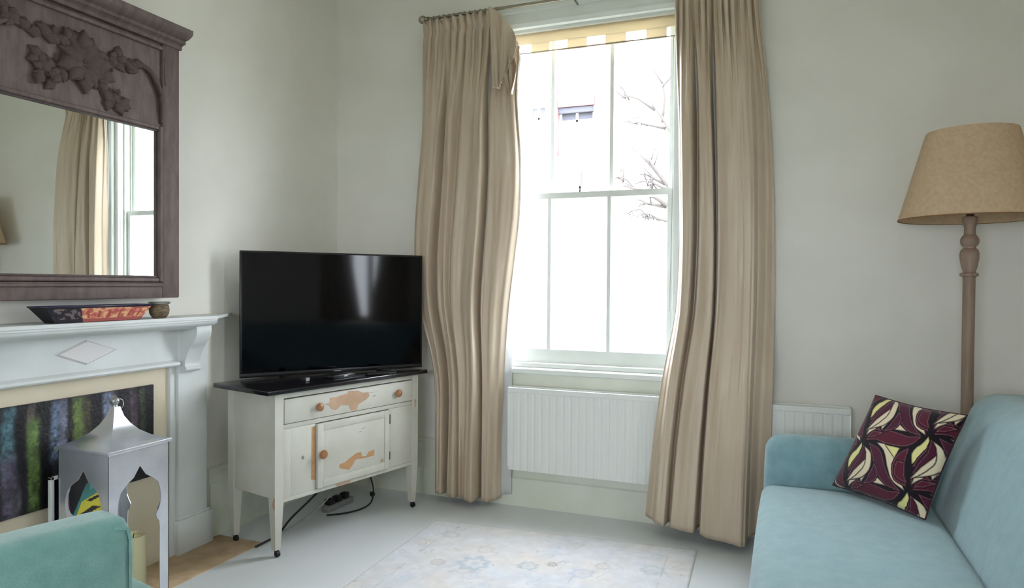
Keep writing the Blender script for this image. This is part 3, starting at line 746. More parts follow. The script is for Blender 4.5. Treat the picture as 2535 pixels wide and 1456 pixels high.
# right lower drop of flowers
for y_, z_, s, a in ((2.10, 2.20, .06, -120), (2.13, 2.175, .06, -140), (2.16, 2.155, .055, -110), (2.19, 2.14, .06, -150), (2.21, 2.13, .05, -100), (2.16, 2.14, .05, 170)):
    piece(lf, y_, z_, s, a, xo=.004)
for y_, z_ in ((2.12, 2.195), (2.155, 2.17), (2.18, 2.15), (2.205, 2.15), (2.20, 2.175)): piece(fl, y_, z_, .022, 25, xo=.012)
for (ya, za), (yb_, zb2) in (((2.09, 2.22), (2.22, 2.12)), ((1.99, 2.21), (1.87, 2.17)), ((2.10, 2.29), (2.29, 2.32)), ((1.99, 2.31), (1.72, 2.35))):
    for k in range(12):
        t = random.random(); dr_ = math.degrees(math.atan2(-(yb_-ya), zb2-za))
        piece(lf, ya+(yb_-ya)*t+random.uniform(-.012, .012), za+(zb2-za)*t+random.uniform(-.015, .015), random.uniform(.03, .055), dr_+random.uniform(-70, 70), xo=random.uniform(.002, .014), tilt=random.uniform(-12, 12))
# left lower ribbon and leaves
for y_, z_, s, a in ((1.99, 2.20, .06, 120), (1.95, 2.175, .06, 100), (1.915, 2.18, .06, 70), (1.89, 2.20, .05, 40), (1.92, 2.15, .05, 140), (1.87, 2.225, .05, 60), (1.86, 2.22, .045, 110)):
    piece(lf, y_, z_, s, a, xo=.004)
for y_, z_ in ((1.97, 2.20), (1.93, 2.19), (1.885, 2.225), (1.90, 2.165)): piece(fl, y_, z_, .022, 25, xo=.012)
# left upper garland
for y_, z_, s, a in ((1.99, 2.30, .06, 60), (1.95, 2.31, .055, 80), (1.91, 2.315, .06, 60), (1.87, 2.32, .055, 100), (1.83, 2.32, .055, 70), (1.79, 2.34, .06, 90), (1.75, 2.35, .06, 60), (1.71, 2.345, .06, 110)):
    piece(lf, y_, z_, s, a, xo=.004)
for y_, z_ in ((1.965, 2.31), (1.925, 2.325), (1.87, 2.33), (1.80, 2.345)): piece(fl, y_, z_, .02, 25, xo=.012)
for o in (lf, fl):
    if '_used' in o: del o['_used']
for o in C.objects:
    if '_used' in o: del o['_used']

# ------------------------------------------------------------------ things on the mantel shelf
tw = empty('oblong_tray', (-2.655, 2.05, 1.182), label='flared oblong tray, black with orange red patchwork side, on the mantel shelf', cat='tray')
ty0, ty1, tzb, tzt = 1.812, 2.288, 1.183, 1.247
b = nb()
bot = [(-2.685, ty0+.05), (-2.625, ty0+.05), (-2.625, ty1-.045), (-2.685, ty1-.045)]; top = [(-2.71, ty0), (-2.605, ty0), (-2.605, ty1), (-2.71, ty1)]
ib = [(x*.97-2.655*.03, 2.05+(y-2.05)*.98) for x, y in bot]; it = [(-2.655+(x+2.655)*.93, 2.05+(y-2.05)*.985) for x, y in top]
loops = [[b.verts.new((*p, tzb)) for p in bot], [b.verts.new((*p, tzt)) for p in top], [b.verts.new((*p, tzt)) for p in it], [b.verts.new((*p, tzb+.006)) for p in ib]]
for A, B in zip(loops, loops[1:]):
    for k in range(4): b.faces.new((A[k], A[(k+1) % 4], B[(k+1) % 4], B[k]))
b.faces.new(loops[0][::-1]); b.faces.new(loops[-1]); M['trayblack'] = mat('black_lacquer', '1c1a20', .35)
build('tray_body', b, 'trayblack', tw)
nu, nv = 160, 24; U, V = np.meshgrid(np.linspace(0, 1, nu), np.linspace(0, 1, nv))
yb = (ty0+.052)+(ty1-ty0-.099)*U; yt = (ty0+.004)+(ty1-ty0-.008)*U; Yt = yb+(yt-yb)*V
P = np.stack([-2.6242+.0188*V, Yt, tzb+.001+(tzt-tzb-.008)*V], -1)
col = np.zeros((nv, nu, 3)); q = fbm(U*26, V*5, 9)
or_ = np.array([.80, .50, .40]); ye = np.array([.83, .66, .48]); rd = np.array([.66, .34, .32]); dk = np.array([.13, .12, .15]); gr = np.array([.42, .36, .36])
col[:] = or_; col[q > .52] = ye; col[q < .38] = rd; col[(V < .22)] = rd*.95; bl_ = np.sin(U*2*PI*9) > .75; col[bl_ & (V > .3) & (V < .8)] = np.array([.62, .30, .2])
dm = U < .30; col[dm] = dk; col[dm & (q > .5) & (V > .25)] = gr
grid_mesh('patchwork_side', P, col, 'attr', tw)
b = nb(); prev = [(-2.71, ty0), (-2.605, ty0), (-2.605, ty1), (-2.71, ty1)]
tube(b, [(x, y, tzt) for x, y in prev], .0035, 6, closed=True); M['purple'] = mat('dark_purple_rim', '2a2440', .35); build('tray_rim', b, 'purple', tw, smooth=True)
pt = empty('small_pot', (-2.645, 2.362, 1.182), label='small round brown woven pot with silver rim at the mantel shelf end', cat='pot')
b = nb(); lathe(b, [(.022, 1.183), (.030, 1.186), (.040, 1.202), (.043, 1.220), (.041, 1.236), (.037, 1.246), (.033, 1.240), (.035, 1.22), (.028, 1.195), (.0, 1.192)], -2.645, 2.362, 24); build('pot_body', b, 'potm', pt, smooth=50)
b = nb(); lathe(b, [(.036, 1.244), (.046, 1.250), (.047, 1.256), (.043, 1.257), (.034, 1.247)], -2.645, 2.362, 24, cap=False); build('rim', b, 'silver', pt, smooth=50)

# ------------------------------------------------------------------ tin lantern
ln = empty('lantern', (-2.53, 2.055, 0.004), label='tall tin lantern with pagoda roof and arched openings, on the hearth', cat='lantern')
lx1, ly0, ly1 = -2.405, 1.915, 2.195; lw = (ly1-ly0)/2; lcx, lcy = lx1-lw, (ly0+ly1)/2; zb_, ze = .012, .682
half = [(0, .606), (.20*lw, .565), (.42*lw, .545), (.62*lw, .52), (.70*lw, .485), (.72*lw, .45), (.70*lw, .425), (.64*lw, .405), (.58*lw, .395), (.55*lw, .385), (.58*lw, .37), (.66*lw, .355), (.68*lw, .33), (.68*lw, zb_)]
def arch_panel():
    pts = [(-lw, zb_), (-lw, ze), (lw, ze), (lw, zb_)]+[(a, z) for a, z in half[::-1]]+[(-a, z) for a, z in half[1:]]
    return pts
for k in range(4):
    bm = nb(); prism(bm, arch_panel(), 1, -lw, -lw+.003); bm.transform(Matrix.Translation((lcx, lcy, 0)) @ Matrix.Rotation(k*PI/2, 4, 'Z'))
    build('arched_panel', bm, 'tin', ln)
b = nb(); box(b, lcx-lw, lcx+lw, lcy-lw, lcy+lw, .0045, .012); build('base_plate', b, 'tin', ln)
b = nb(); rings = []
for s, z in ((1.06, .676), (1.07, .684), (1.06, .690), (.88, .698), (.66, .712), (.45, .735), (.28, .765), (.17, .795), (.115, .825), (.10, .835)):
    rings.append([b.verts.new((lcx+s*lw*dx, lcy+s*lw*dy, z)) for dx, dy in ((-1, -1), (1, -1), (1, 1), (-1, 1))])
for A, B in zip(rings, rings[1:]):
    for k in range(4): b.faces.new((A[k], A[(k+1) % 4], B[(k+1) % 4], B[k]))
b.faces.new(rings[0][::-1]); b.faces.new(rings[-1]); build('roof', b, 'tin', ln, smooth=35)
b = nb(); lathe(b, [(.012, .833), (.010, .842), (.015, .848), (.019, .857), (.016, .868), (.006, .875)], lcx, lcy, 16); build('finial', b, 'silver', ln, smooth=50)
b = nb(); tube(b, [(lcx, lcy+.018+.022*math.cos(a), .842+.022*math.sin(a)) for a in np.linspace(0, 2*PI, 18, endpoint=False)], .0022, 6, closed=True); build('carrying_ring', b, 'silver', ln, smooth=True)
cd = empty('pillar_candle', (-2.52, 2.09, .012), label='thick ivory pillar candle standing inside the tin lantern', cat='candle')
b = nb(); ccx, ccy = -2.515, 2.115; lathe(b, [(.048, .0125), (.050, .016), (.050, .284), (.047, .290), (.040, .289), (.034, .280), (.0, .277)], ccx, ccy, 32); build('wax', b, 'candle', cd, smooth=50)
b = nb(); tube(b, [(ccx, ccy, .276), (ccx+.002, ccy, .292), (ccx+.005, ccy, .298)], .0018, 6); build('wick', b, 'wick', cd, smooth=True)

# ------------------------------------------------------------------ TV cabinet
ANG = R_(14.5); A0 = Vector((-2.287, 2.714, 0))
# local frame: +x along the front (away from camera), -y ... front face at y=0, body towards +y
def cab_matrix(): return Matrix.Translation(A0) @ Matrix.Rotation(PI/2-ANG, 4, 'Z')
cb = empty('tv_cabinet', tuple(A0), PI/2-ANG, label='distressed white painted wooden cabinet on castors carrying the television', cat='cabinet')
W_, D_ = 1.0, .40
def cbo(name, dims, m='cab', parent=cb, bev=.003): return boxo(name, dims, m, parent, bev=bev, world=False)
for px, py in ((0, 0), (W_-.05, 0), (0, D_-.05), (W_-.05, D_-.05)):
    b = nb(); q = .05
    pr = [(1, .806), (1, .27), (.62, .035)]
    rings = []
    for s, z in pr:
        cx_, cy_ = px+q/2, py+q/2; rings.append([b.verts.new((cx_+dx*q/2*s, cy_+dy*q/2*s, z)) for dx, dy in ((-1, -1), (1, -1), (1, 1), (-1, 1))])
    for A, B in zip(rings, rings[1:]):
        for k in range(4): b.faces.new((A[k], A[(k+1) % 4], B[(k+1) % 4], B[k]))
    b.faces.new(rings[0]); b.faces.new(rings[-1][::-1])
    lg = build('leg', b, 'cab', cb, world=False)
    b = nb(); cx_, cy_ = px+.025, py+.025
    tube(b, [(cx_, cy_, .036), (cx_, cy_, .026)], .010, 8)
    tube(b, [(cx_-.008, cy_-.01, .0155), (cx_+.008, cy_-.01, .0155)], .015, 12)
    build('castor', b, 'rubber', lg, smooth=40, world=False)
cbo('side_panel', (.008, .026, .05, D_-.05, .285, .806)); cbo('side_panel', (W_-.026, W_-.008, .05, D_-.05, .285, .806))
cbo('back_panel', (.05, W_-.05, D_-.03, D_-.018, .285, .806)); cbo('bottom_board', (.03, W_-.03, .03, D_-.03, .285, .30))
cbo('top_rail', (.05, W_-.05, .004, .026, .776, .806)); cbo('bottom_rail', (.05, W_-.05, .004, .024, .262, .283)); cbo('mid_rail', (.05, W_-.05, .004, .024, .624, .648))
cbo('front_panel', (.05, .248, .006, .022, .283, .624)); cbo('front_panel', (.762, W_-.05, .006, .022, .283, .624))
cbo('panel_strip', (.05, .092, .003, .0058, .283, .624), bev=.001)
dr = cbo('drawer', (.053, W_-.053, -.004, .018, .651, .772), bev=.004)
for kx in (.255, .82):
    b = nb(); lathe(b, [(.010, 0), (.010, .008), (.021, .012), (.0225, .018), (.018, .025), (.0, .028)], 0, 0, 20)
    b.transform(Matrix.Translation((kx, -.004, .71)) @ Matrix.Rotation(R_(90), 4, 'X')); build('knob', b, 'knob', dr, smooth=50, world=False)
b = nb(); box(b, .251, .759, -.004, .016, .286, .62, .003)
dor = build('door', b, 'cab', cb, smooth=40, world=False)
# frame of the door: four proud rails
for dims in ((.251, .290, .286, .62), (.722, .759, .286, .62), (.290, .722, .583, .62), (.290, .722, .286, .326)):
    cbo('door_rail', (dims[0]+.0005, dims[1]-.0005, -.0075, -.0042, dims[2]+.0005, dims[3]-.0005), 'cab', dor, .0012)
b = nb(); lathe(b, [(.010, 0), (.010, .008), (.022, .012), (.0235, .018), (.019, .026), (.0, .029)], 0, 0, 20)
b.transform(Matrix.Translation((.276, -.0075, .462)) @ Matrix.Rotation(R_(90), 4, 'X')); build('knob', b, 'knob', dor, smooth=50, world=False)
for z0, z1 in ((.54, .595), (.335, .38)): cbo('hinge', (.757, .764, -.009, -.003, z0, z1), 'brown', dor, .001)
cbo('keyhole_plate', (.164, .172, .002, .0058, .455, .472), 'cable_grey', cb, .001)
def patch(pts, y, m, parent, th=.0006):
    b = nb(); prism(b, pts, 1, y-th, y); build('worn_patch', b, m, parent, world=False)
p1 = [(.3, .716), (.329, .721), (.329, .745), (.373, .745), (.448, .756), (.456, .767), (.526, .76), (.558, .745), (.599, .743), (.607, .721), (.583, .705), (.527, .685), (.515, .655), (.472, .658), (.46, .689), (.403, .696), (.373, .677), (.344, .684), (.325, .707)]
p2 = [(.393, .381), (.435, .387), (.458, .398), (.512, .42), (.548, .42), (.552, .394), (.584, .389), (.601, .41), (.646, .414), (.642, .382), (.584, .381), (.508, .387), (.481, .354), (.458, .34), (.397, .362)]
p3 = [(.223, .608), (.243, .61), (.2475, .331), (.22, .34), (.223, .476)]
p4 = [(.375, .279), (.42, .281), (.481, .276), (.478, .266), (.39, .264)]
patch(p1, -.0042, 'woodpink', dr); patch(p2, -.0043, 'wood', dor); patch(p3, .0056, 'wood', cb); patch(p4, .0038, 'woodpink', cb)
patch([(.55, .768), (.62, .769), (.66, .7705), (.58, .7715)], -.0042, 'woodpink', dr); patch([(.63, .712), (.655, .716), (.655, .720), (.635, .718)], -.0042, 'cable_grey', dr)
patch([(.60, .738), (.67, .7365), (.67, .738), (.60, .7395)], -.0042, 'cable_grey', dr); patch([(.965, .655), (.985, .65), (.98, .60), (.972, .61)], -.0002, 'woodpink', cb)
patch([(.69, .34), (.705, .352), (.712, .335)], -.0077, 'wood', dor); patch([(.55, .545), (.575, .55), (.575, .553), (.55, .548)], -.0043, 'cable_grey', dor); patch([(.53, .53), (.55, .532), (.55, .535), (.53, .533)], -.0043, 'cable_grey', dor)
# worn corner of the near front leg (on its left side and foot)
b = nb(); prism(b, [(.0, .30), (.012, .29), (.02, .26), (.008, .235), (.0, .24)], 0, -.0006, 0.0); build('worn_patch', b, 'woodpink', cb, world=False)
# black slab on top
sl = empty('cabinet_worktop', tuple(A0), PI/2-ANG, label='glossy black slab lying across the white cabinet under the television', cat='worktop', kind='thing')
boxo('slab', (-.064, 1.045, -.035, .432, .8065, .829), 'black_slab', sl, bev=.003, world=False)
boxo('edge_strip', (-.062, 1.043, -.0365, -.0352, .810, .815), 'tvbody', sl, bev=0, world=False)

# ------------------------------------------------------------------ television
TA = R_(37); T0 = Vector((-2.683, 2.91, .829))
tv = empty('television', tuple(T0), PI/2-TA, label='large black flat screen television standing on the white cabinet', cat='television')
TW, TH, tz = 1.056, .684, .006
boxo('back_shell', (.03, TW-.03, .03, .065, .10, TH-.06), 'tvbody', tv, bev=.015, world=False)
boxo('panel_body', (0, TW, .004, .030, tz, TH+tz), 'tvbody', tv, bev=.003, world=False)
boxo('screen', (.011, TW-.011, .0025, .0045, tz+.026, TH+tz-.010), 'screen', tv, bev=0, world=False)
boxo('lower_bezel', (.002, TW-.002, .0, .004, tz+.001, tz+.024), 'tvbody', tv, bev=.0012, world=False)
boxo('logo', (TW*.5-.02, TW*.5+.02, -.0008, .0, tz+.009, tz+.014), 'cable_grey', tv, bev=0, world=False)
for fx_ in (.22, .80):
    b = nb(); prism(b, [(-.05, 0.0006), (.085, .0006), (.085, .006), (.03, .012), (.0, .012), (-.05, .005)], 0, fx_, fx_+.022); build('foot', b, 'tvbody', tv, world=False)

# little things on the slab, in cabinet frame
def cabpt(x, y, z): return cab_matrix() @ Vector((x, y, z))
sb_ = empty('set_top_box', tuple(cabpt(.40, .05, .829)), PI/2-ANG+.05, label='small flat black set top box on the black slab before the television', cat='box')
boxo('case', (0, .16, 0, .07, .001, .022), 'tvbody', sb_, bev=.004, world=False); boxo('painted_glint', (.075, .10, -.001, .0, .010, .014), 'white_plastic', sb_, bev=0, world=False)  # white strip on the case front stands in for a glint
boxo('front_strip', (.004, .156, -.0006, .0, .004, .007), 'black_slab', sb_, bev=0, world=False)
ad = empty('plug_adaptor', tuple(cabpt(.245, .085, .829)), PI/2-ANG+.3, label='small grey adaptor on the black slab beneath the television', cat='adaptor')
boxo('case', (0, .038, 0, .03, .001, .024), 'cable', ad, bev=.003, world=False); boxo('face', (.004, .034, -.0008, 0, .004, .020), 'cable_grey', ad, bev=0, world=False)
rc = empty('remote_control', tuple(cabpt(.62, .03, .829)), PI/2-ANG-.5, label='slim black remote control on the right of the black slab', cat='remote')
boxo('body', (0, .17, 0, .045, .001, .016), 'rubber', rc, bev=.006, world=False)
for k in range(5): boxo('button', (.03+k*.022, .04+k*.022, .015, .03, .0155, .018), 'cable', rc, bev=.001, world=False)
cc = empty('cable_coil', tuple(cabpt(.78, .045, .829)), 0, label='coil of black cable on the slab by the television end', cat='cable')
b = nb(); pts = [(.055*math.cos(a)*(1+.05*math.sin(a*.7)), .045*math.sin(a), .006+.0045*(i/14)) for i, a in enumerate(np.linspace(0, 6*PI, 60))]; tube(b, pts, .0035, 6); build('coil', b, 'cable', cc, smooth=True, world=False)

# cables under the cabinet
def cord(name, pts, r, m, label):
    o = build(name, tube(nb(), spline(pts, 60), r, 6), m, smooth=True); tag(o, label, 'cable', 'cables under the cabinet'); return o
def cf(x, y, z): return tuple(cabpt(x, y, z))
cord('power_cable', [cf(.03, .20, .006), cf(.10, .22, .006), cf(.2, .25, .010), cf(.30, .28, .06), cf(.40, .25, .14), cf(.48, .22, .22), cf(.50, .26, .28)], .006, 'cable', 'thick black cable drooping under the white cabinet to the floor')
cord('aerial_cable', [cf(.22, .24, .022), cf(.30, .22, .05), cf(.38, .18, .10), cf(.46, .16, .16), cf(.52, .18, .22), cf(.53, .22, .28)], .0035, 'cable_grey', 'thin grey cable looping under the white cabinet')
cord('lead', [cf(.56, .30, .006), cf(.64, .24, .008), cf(.76, .22, .008), cf(.86, .25, .02), cf(.92, .30, .08), cf(.90, .32, .18), cf(.84, .32, .28)], .005, 'cable', 'black lead curling up behind the cabinet right leg')
ps = empty('power_strip', cf(.60, .33, 0), PI/2-ANG+.2, label='grey power strip lying on the floor below the cabinet', cat='power strip')
boxo('case', (0, .24, 0, .055, .001, .035), 'cable_grey', ps, bev=.006, world=False)
for k in range(3): boxo('plug', (.02+k*.07, .065+k*.07, .006, .05, .036, .07), 'cable', ps, bev=.005, world=False)

# ------------------------------------------------------------------ sofa
sf = empty('sofa', (.42, 2.35, 0), label='teal upholstered sofa along the right wall', cat='sofa')
SY0, SY1 = 1.12, 3.535
softo('sofa_base', (.40, (SY0+SY1)/2, .20), (.455, (SY1-SY0)/2-.02, .12), .03, 'teal', sf, n=8)
softo('arm', (.415, SY1-.085, .355), (.475, .085, .305), .072, 'teal', sf, (.01, 0, .012, 0, 0, .006), n=12)
softo('arm', (.415, SY0+.085, .355), (.475, .085, .305), .072, 'teal', sf, (.01, 0, 0, .012, 0, .006), n=12)
sea = softo('seat_cushion', (.26, (SY0+SY1)/2, .372), (.335, (SY1-SY0)/2-.172, .088), .05, 'teal', sf, (.012, 0, 0, 0, 0, .022), n=16)
def lean(p):
    t = (p.z-.30)/.6; p.x += .20*t; return p
softo('backrest', (.675, (SY0+SY1)/2-.02, .605), (.115, (SY1-SY0)/2-.05, .305), .075, 'teal', sf, (.03, 0, 0, 0, 0, .012), n=16, fn=lean)
for xx in (.02, .80):
    for yy_ in (SY0+.1, SY1-.1):
        b = nb(); lathe(b, [(.018, 0), (.026, .085)], xx, yy_, 12); build('foot', b, 'darkwood', sf, smooth=40)
# patterned cushion in the sofa corner
cu = empty('cushion', (.40, 3.2, .47), label='square cushion printed with maroon and cream petals in the sofa corner', cat='cushion')
# corners of the cushion where it leans between arm and backrest
TL, TR, BL, BR = [np.array(p) for p in ((.381, 3.334, .8815), (.668, 3.112, .8562), (.2168, 3.3135, .483), (.5084, 2.9656, .4801))]
n = 230
U, V = np.meshgrid(np.linspace(0, 1, n), np.linspace(0, 1, n))
Q = TL*((1-U)*(1-V))[..., None]+TR*(U*(1-V))[..., None]+BL*((1-U)*V)[..., None]+BR*(U*V)[..., None]
nrm = np.cross(TR-TL, BL-TL); nrm /= np.linalg.norm(nrm)
if nrm[1] > 0: nrm = -nrm
eu = np.clip(1-np.abs(2*U-1)**2.6, 0, 1); ev = np.clip(1-np.abs(2*V-1)**2.6, 0, 1)
puff = .072*(eu*ev)**.5+.004*(fbm(U*5, V*5, 21)-.5)*eu*ev
# edges pull in slightly between the corners
ctrq = (TL+TR+BL+BR)/4
pull = .05*(np.sin(PI*U)*(np.abs(2*V-1)**6)+np.sin(PI*V)*(np.abs(2*U-1)**6))
Q = Q+(ctrq-Q)*pull[..., None]
# --- printed pattern: petals repeated on an oblique lattice; coordinates of one repeat in sketch units
def blade(spine, widths, k=26):
    s = np.array(spline(spine, k)); t = np.linspace(0, 1, len(s)); wd = np.interp(t, np.linspace(0, 1, len(widths)), widths)
    d = np.gradient(s, axis=0); nn = np.stack([-d[:, 1], d[:, 0]], 1); nn /= np.linalg.norm(nn, axis=1)[:, None]+1e-9
    wd = wd[:, None]; return np.vstack([s+nn*wd, (s-nn*wd)[::-1]])
MAR = (.33, .09, .17); CRM = (.86, .80, .68); YEL = (.86, .83, .56); DRK = (.075, .04, .075); MAR2 = (.29, .09, .18)
lens = [0, 38, 62, 68, 60, 36, 0]; leafw = [0, 30, 44, 40, 22, 0]
SH = [
 (blade([(680, 590), (800, 660), (850, 800), (870, 920), (935, 1025)], [0, 46, 62, 50, 0]), CRM),
 (np.array([(775, 612), (925, 640), (868, 735)]), YEL),
 (np.array([(918, 408), (855, 462), (980, 480), (1120, 522), (985, 470)]), CRM),
 (blade([(545, 570), (680, 520), (840, 545), (1000, 570), (1150, 520)], lens), MAR),
 (blade([(590, 590), (680, 700), (715, 830), (780, 950), (905, 1040)], [0, 52, 58, 56, 40, 0]), MAR2),
 (blade([(955, 990), (900, 880), (930, 740), (1010, 640)], [0, 62, 66, 42, 8]), MAR),
 (blade([(505, 590), (470, 690), (390, 760), (335, 850)], [0, 38, 50, 40, 0]), YEL),
 (blade([(530, 600), (520, 720), (440, 800), (330, 880)], [0, 42, 48, 36, 0]), MAR2),
 (blade([(610, 740), (540, 850), (485, 985)], [0, 46, 40, 0]), CRM),
 (blade([(655, 780), (650, 880), (590, 950), (500, 1000)], [0, 38, 46, 24, 0]), MAR2),
 (blade([(500, 1000), (420, 960), (340, 1000), (300, 1050)], [0, 26, 30, 0]), MAR),
 (blade([(1220, 540), (1235, 680), (1130, 790), (1020, 870)], [0, 58, 58, 40, 0]), MAR2),
 (blade([(1250, 480), (1340, 440), (1440, 430)], [0, 34, 6]), MAR),
 (blade([(1240, 455), (1330, 370), (1450, 310)], [0, 32, 0]), CRM),
 (blade([(1210, 450), (1150, 360), (1170, 250)], [0, 56, 40]), MAR),
 (blade([(575, 640), (585, 760), (470, 870), (300, 985)], [0, 26, 34, 32, 0]), CRM),
 (blade([(1235, 560), (1285, 640), (1270, 760), (1190, 840), (1050, 900)], [0, 30, 34, 28, 0]), CRM),
]
# sketch units -> cushion uv: three of the cushion's corners in the same sketch
cTL, cTR, cBL = np.array([556, 86]), np.array([1511, 300]), np.array([94, 1027])
Auv = np.stack([cTR-cTL, cBL-cTL], 1); a_ = np.array([695, -68.]); b__ = np.array([-240, 512.])
XY = cTL[:, None, None]+Auv[:, 0][:, None, None]*U+Auv[:, 1][:, None, None]*V
col = np.zeros((n, n, 3))+np.array(DRK)
order = []
for pts, rgb in SH:
    for i in (-2, -1, 0, 1, 2):
        for j in (-2, -1, 0, 1, 2):
            pp = pts+i*a_+j*b__
            if pp[:, 0].max() < 0 or pp[:, 0].min() > 1600 or pp[:, 1].max() < 0 or pp[:, 1].min() > 1456: continue
            sel = (XY[0] > pp[:, 0].min()-14) & (XY[0] < pp[:, 0].max()+14) & (XY[1] > pp[:, 1].min()-14) & (XY[1] < pp[:, 1].max()+14)
            if not sel.any(): continue
            X_, Y_ = XY[0][sel], XY[1][sel]; ins = polymask(X_, Y_, pp); dst = polydist(X_, Y_, pp)
            c_ = col[sel]
            halo = (~ins) & (dst < 6); c_[halo] = DRK
            sh = np.clip(.35+dst/14, 0, 1)[:, None] if rgb in (CRM,) else np.clip(.6+dst/26, 0, 1)[:, None]
            full = np.array(rgb)*sh+np.array(DRK)*(1-sh)
            c_[ins] = full[ins]
            if rgb in (MAR, MAR2):
                ln_ = ins & (dst > 5) & (dst < 10); c_[ln_] = c_[ln_]*.45+np.array([.62, .52, .50])*.55
            col[sel] = c_
Pf = Q+nrm*puff[..., None]; Pb = Q-nrm*puff[..., None]
grid_mesh('cover_front', Pf, col, 'attr', cu)
M['maroon'] = mat('maroon_cotton', '3a141f', .85)
grid_mesh('cover_back', np.ascontiguousarray(Pb[::-1]), np.zeros((n, n, 3))+np.array(DRK)+.05, 'attr', cu)
b = nb(); rim = [Q[0, i] for i in range(0, n, 10)]+[Q[i, n-1] for i in range(0, n, 10)]+[Q[n-1, i] for i in range(n-1, 0, -10)]+[Q[i, 0] for i in range(n-1, 0, -10)]
tube(b, [tuple(p) for p in rim], .0035, 6, closed=True); build('seam', b, 'maroon', cu, smooth=True)

# ------------------------------------------------------------------ floor lamp
fl_ = empty('floor_lamp', (.782, 3.645, 0), label='floor lamp with turned limed wood stem and beige linen shade behind the sofa', cat='floor lamp')
lx, ly = .782, 3.645
b = nb(); lathe(b, [(.135, 0.001), (.14, .012), (.13, .022), (.06, .032), (.04, .05), (.028, .08)], lx, ly, 32); build('base', b, 'lampwood', fl_, smooth=40)
prof = [(.028, .08), (.0245, .10), (.0245, 1.39), (.026, 1.396), (.036, 1.400), (.037, 1.407), (.034, 1.412), (.026, 1.414), (.025, 1.42), (.031, 1.44), (.0375, 1.478), (.038, 1.50), (.034, 1.515), (.025, 1.524), (.024, 1.530),
        (.033, 1.538), (.037, 1.552), (.036, 1.565), (.029, 1.578), (.023, 1.586), (.0225, 1.618), (.027, 1.630), (.031, 1.650), (.031, 1.663), (.02, 1.668)]
b = nb(); lathe(b, prof, lx, ly, 28); build('stem', b, 'lampwood', fl_, smooth=35)
b = nb(); lathe(b, [(.016, 1.668), (.016, 1.70), (.012, 1.705)], lx, ly, 16); build('bulb_holder', b, 'brown', fl_, smooth=40)
b = nb(); lathe(b, [(.012, 1.705), (.014, 1.72), (.03, 1.75), (.03, 1.775), (.018, 1.795), (.004, 1.80)], lx, ly, 16); build('bulb', b, 'white_plastic', fl_, smooth=True)
b = nb(); r0, r1, z0, z1 = .284, .178, 1.655, 2.045
lathe(b, [(r0, z0), (r1, z1), (r1-.003, z1), (r0-.003, z0), (r0, z0)], lx, ly, 56, cap=False); shd = build('lamp_shade', b, 'shade', fl_, smooth=40)
M['trim'] = mat('shade_binding', '8a6440', .7)
b = nb(); tube(b, [(lx+r0*math.cos(a), ly+r0*math.sin(a), z0) for a in np.linspace(0, 2*PI, 56, endpoint=False)], .003, 6, closed=True); build('shade_binding', b, 'trim', shd, smooth=True)
b = nb()
for k in range(3):
    a = k*2*PI/3+.4; tube(b, [(lx+.018*math.cos(a), ly+.018*math.sin(a), 1.705), (lx+(r0-.03)*math.cos(a), ly+(r0-.03)*math.sin(a), 1.745)], .002, 5)
build('shade_carrier', b, 'steel', shd)

# ------------------------------------------------------------------ armchair (its back towards the camera, facing the fireplace)
ac = empty('armchair', (-1.693, .888, 0), R_(77), label='pale teal upholstered armchair seen from behind in the lower left foreground', cat='armchair')
def aso(name, c, h, r, bulge=(0,)*6, n=10, fn=None): return softo(name, c, h, r, 'teal2', ac, bulge, n, fn, world=False)
aso('seat_base', (0, .0, .20), (.40, .36, .10), .03, n=6)
aso('arm', (.372, .045, .352), (.078, .32, .252), .06, (0, .006, 0, 0, 0, .006), n=12); aso('arm', (-.372, .045, .352), (.078, .32, .252), .06, (0, .006, 0, 0, 0, .006), n=12)
aso('seat_cushion', (0, .10, .37), (.27, .32, .075), .045, (0, 0, 0, .01, 0, .02), n=10)
aso('backrest', (0, -.30, .491), (.28, .06, .361), .032, (0, 0, .012, .02, 0, .004), 14)
for sg in (-1, 1):
    b = nb(); tube(b, [(sg*.275, -.352, .15), (sg*.275, -.352, .80), (sg*.268, -.354, .825), (sg*.24, -.354, .834)], .004, 8); build('piping', b, 'teal2', ac, smooth=True, world=False)
for xx in (-.3, .3):
    for yy_ in (-.3, .3):
        b = nb(); lathe(b, [(.017, 0), (.025, .105)], xx, yy_, 12); build('foot', b, 'darkwood', ac, smooth=40, world=False)

# ------------------------------------------------------------------ rug
rg = empty('rug', (-1.09, 2.6, 0), label='faded pale floral rug on the white painted floor', cat='rug')
c4 = [np.array(p) for p in ((-1.815, 3.50), (-.383, 3.605), (-.33, 1.45), (-1.76, 1.35))]
nu, nv = 300, 420
U, V = np.meshgrid(np.linspace(0, 1, nu), np.linspace(0, 1, nv))
XYr = c4[0]*((1-U)*(1-V))[..., None]+c4[1]*(U*(1-V))[..., None]+c4[3]*((1-U)*V)[..., None]+c4[2]*(U*V)[..., None]
wx = U*1.44; wy = V*2.15
base = np.array([.81, .805, .81]); col = np.zeros((nv, nu, 3))+base
k1 = fbm(wx*5, wy*5, 31); k2 = fbm(wx*9, wy*9, 35); k3 = fbm(wx*26, wy*26, 38)
col += (k1-.47)[..., None]*np.array([-.05, .0, .06]); col += (k2-.47)[..., None]*np.array([.05, .01, -.03])
col += (k3-.47)[..., None]*.10
rs = np.random.RandomState(12)
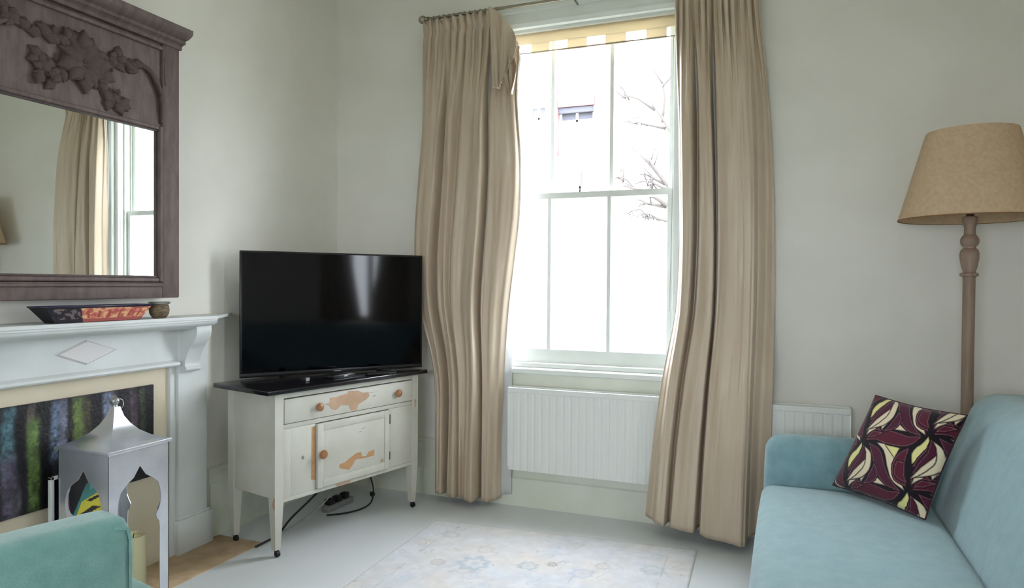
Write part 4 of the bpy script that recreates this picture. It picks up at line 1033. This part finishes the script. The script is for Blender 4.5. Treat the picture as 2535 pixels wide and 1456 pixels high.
RUGM = [(-1.36, 3.02, .085, (.60, .67, .72), .9), (-1.11, 3.09, .05, (.58, .66, .70), .8), (-1.53, 2.97, .04, (.66, .60, .55), .7), (-1.01, 3.15, .025, (.42, .43, .44), .9), (-.78, 3.22, .04, (.62, .62, .62), .6), (-.85, 3.10, .06, (.60, .66, .78), .6), (-.55, 3.27, .06, (.64, .69, .70), .6), (-1.38, 3.2, .05, (.72, .66, .60), .5), (-.98, 3.42, .05, (.68, .67, .62), .5), (-1.63, 3.32, .05, (.66, .68, .60), .6)]
for k in range(150):
    cx_, cy_ = rs.uniform(.05, 1.39), rs.uniform(.05, 2.1); r0_ = rs.uniform(.012, .05)
    d = np.hypot(wx-cx_, (wy-cy_)*rs.uniform(.8, 1.3)); ang_ = np.arctan2(wy-cy_, wx-cx_)
    d = d*(1+.18*np.sin(ang_*rs.randint(4, 8)+k)); tint = [(.70, .68, .63), (.66, .71, .78), (.76, .69, .66), (.62, .66, .66), (.84, .85, .86)][k % 5]
    m_ = np.clip(1-np.abs(d-r0_*.7)/(r0_*.35), 0, 1)*.55+np.clip(1-d/(r0_*.4), 0, 1)*.3; m_ *= rs.uniform(.25, .7)*(.5+k3)
    m_ = np.clip(m_, 0, 1)[..., None]; col = col*(1-m_)+np.array(tint)*m_
for mx, my, r0_, tint, st in RUGM:
    uu = (mx+1.80)/1.44*1.44; d = np.hypot(XYr[..., 0]-mx, (XYr[..., 1]-my)); ang_ = np.arctan2(XYr[..., 1]-my, XYr[..., 0]-mx)
    d = d*(1+.15*np.sin(ang_*7))*(.85+.35*k3); m_ = np.clip(1-np.abs(d-r0_*.75)/(r0_*.3), 0, 1)*.7+np.clip(1-d/(r0_*.45), 0, 1)*.5
    m_ = np.clip(m_*st, 0, 1)[..., None]; col = col*(1-m_)+np.array(tint)*m_
th = rs.rand(*U.shape)
vine = np.abs(fbm(wx*7+3, wy*7, 51)-.47) < .008; mk = vine & (fbm(wx*24, wy*24, 55) > .52); col[mk] = col[mk]*.6+np.array([.55, .58, .58])*.4
bd_ = np.minimum(np.minimum(wx, 1.44-wx), np.minimum(wy, 2.15-wy))
e1 = (bd_ > .13) & (bd_ < .138) & (k2 > .42); col[e1] = col[e1]*.75+np.array([.58, .62, .60])*.25
e2 = bd_ < .012; col[e2] = col[e2]*.7+np.array([.66, .67, .62])*.3
P = np.concatenate([XYr, (.007+.0008*k3)[..., None]], -1); P[bd_ < .004, 2] = .0005
grid_mesh('pile', P[::-1], col[::-1], 'rug', rg)
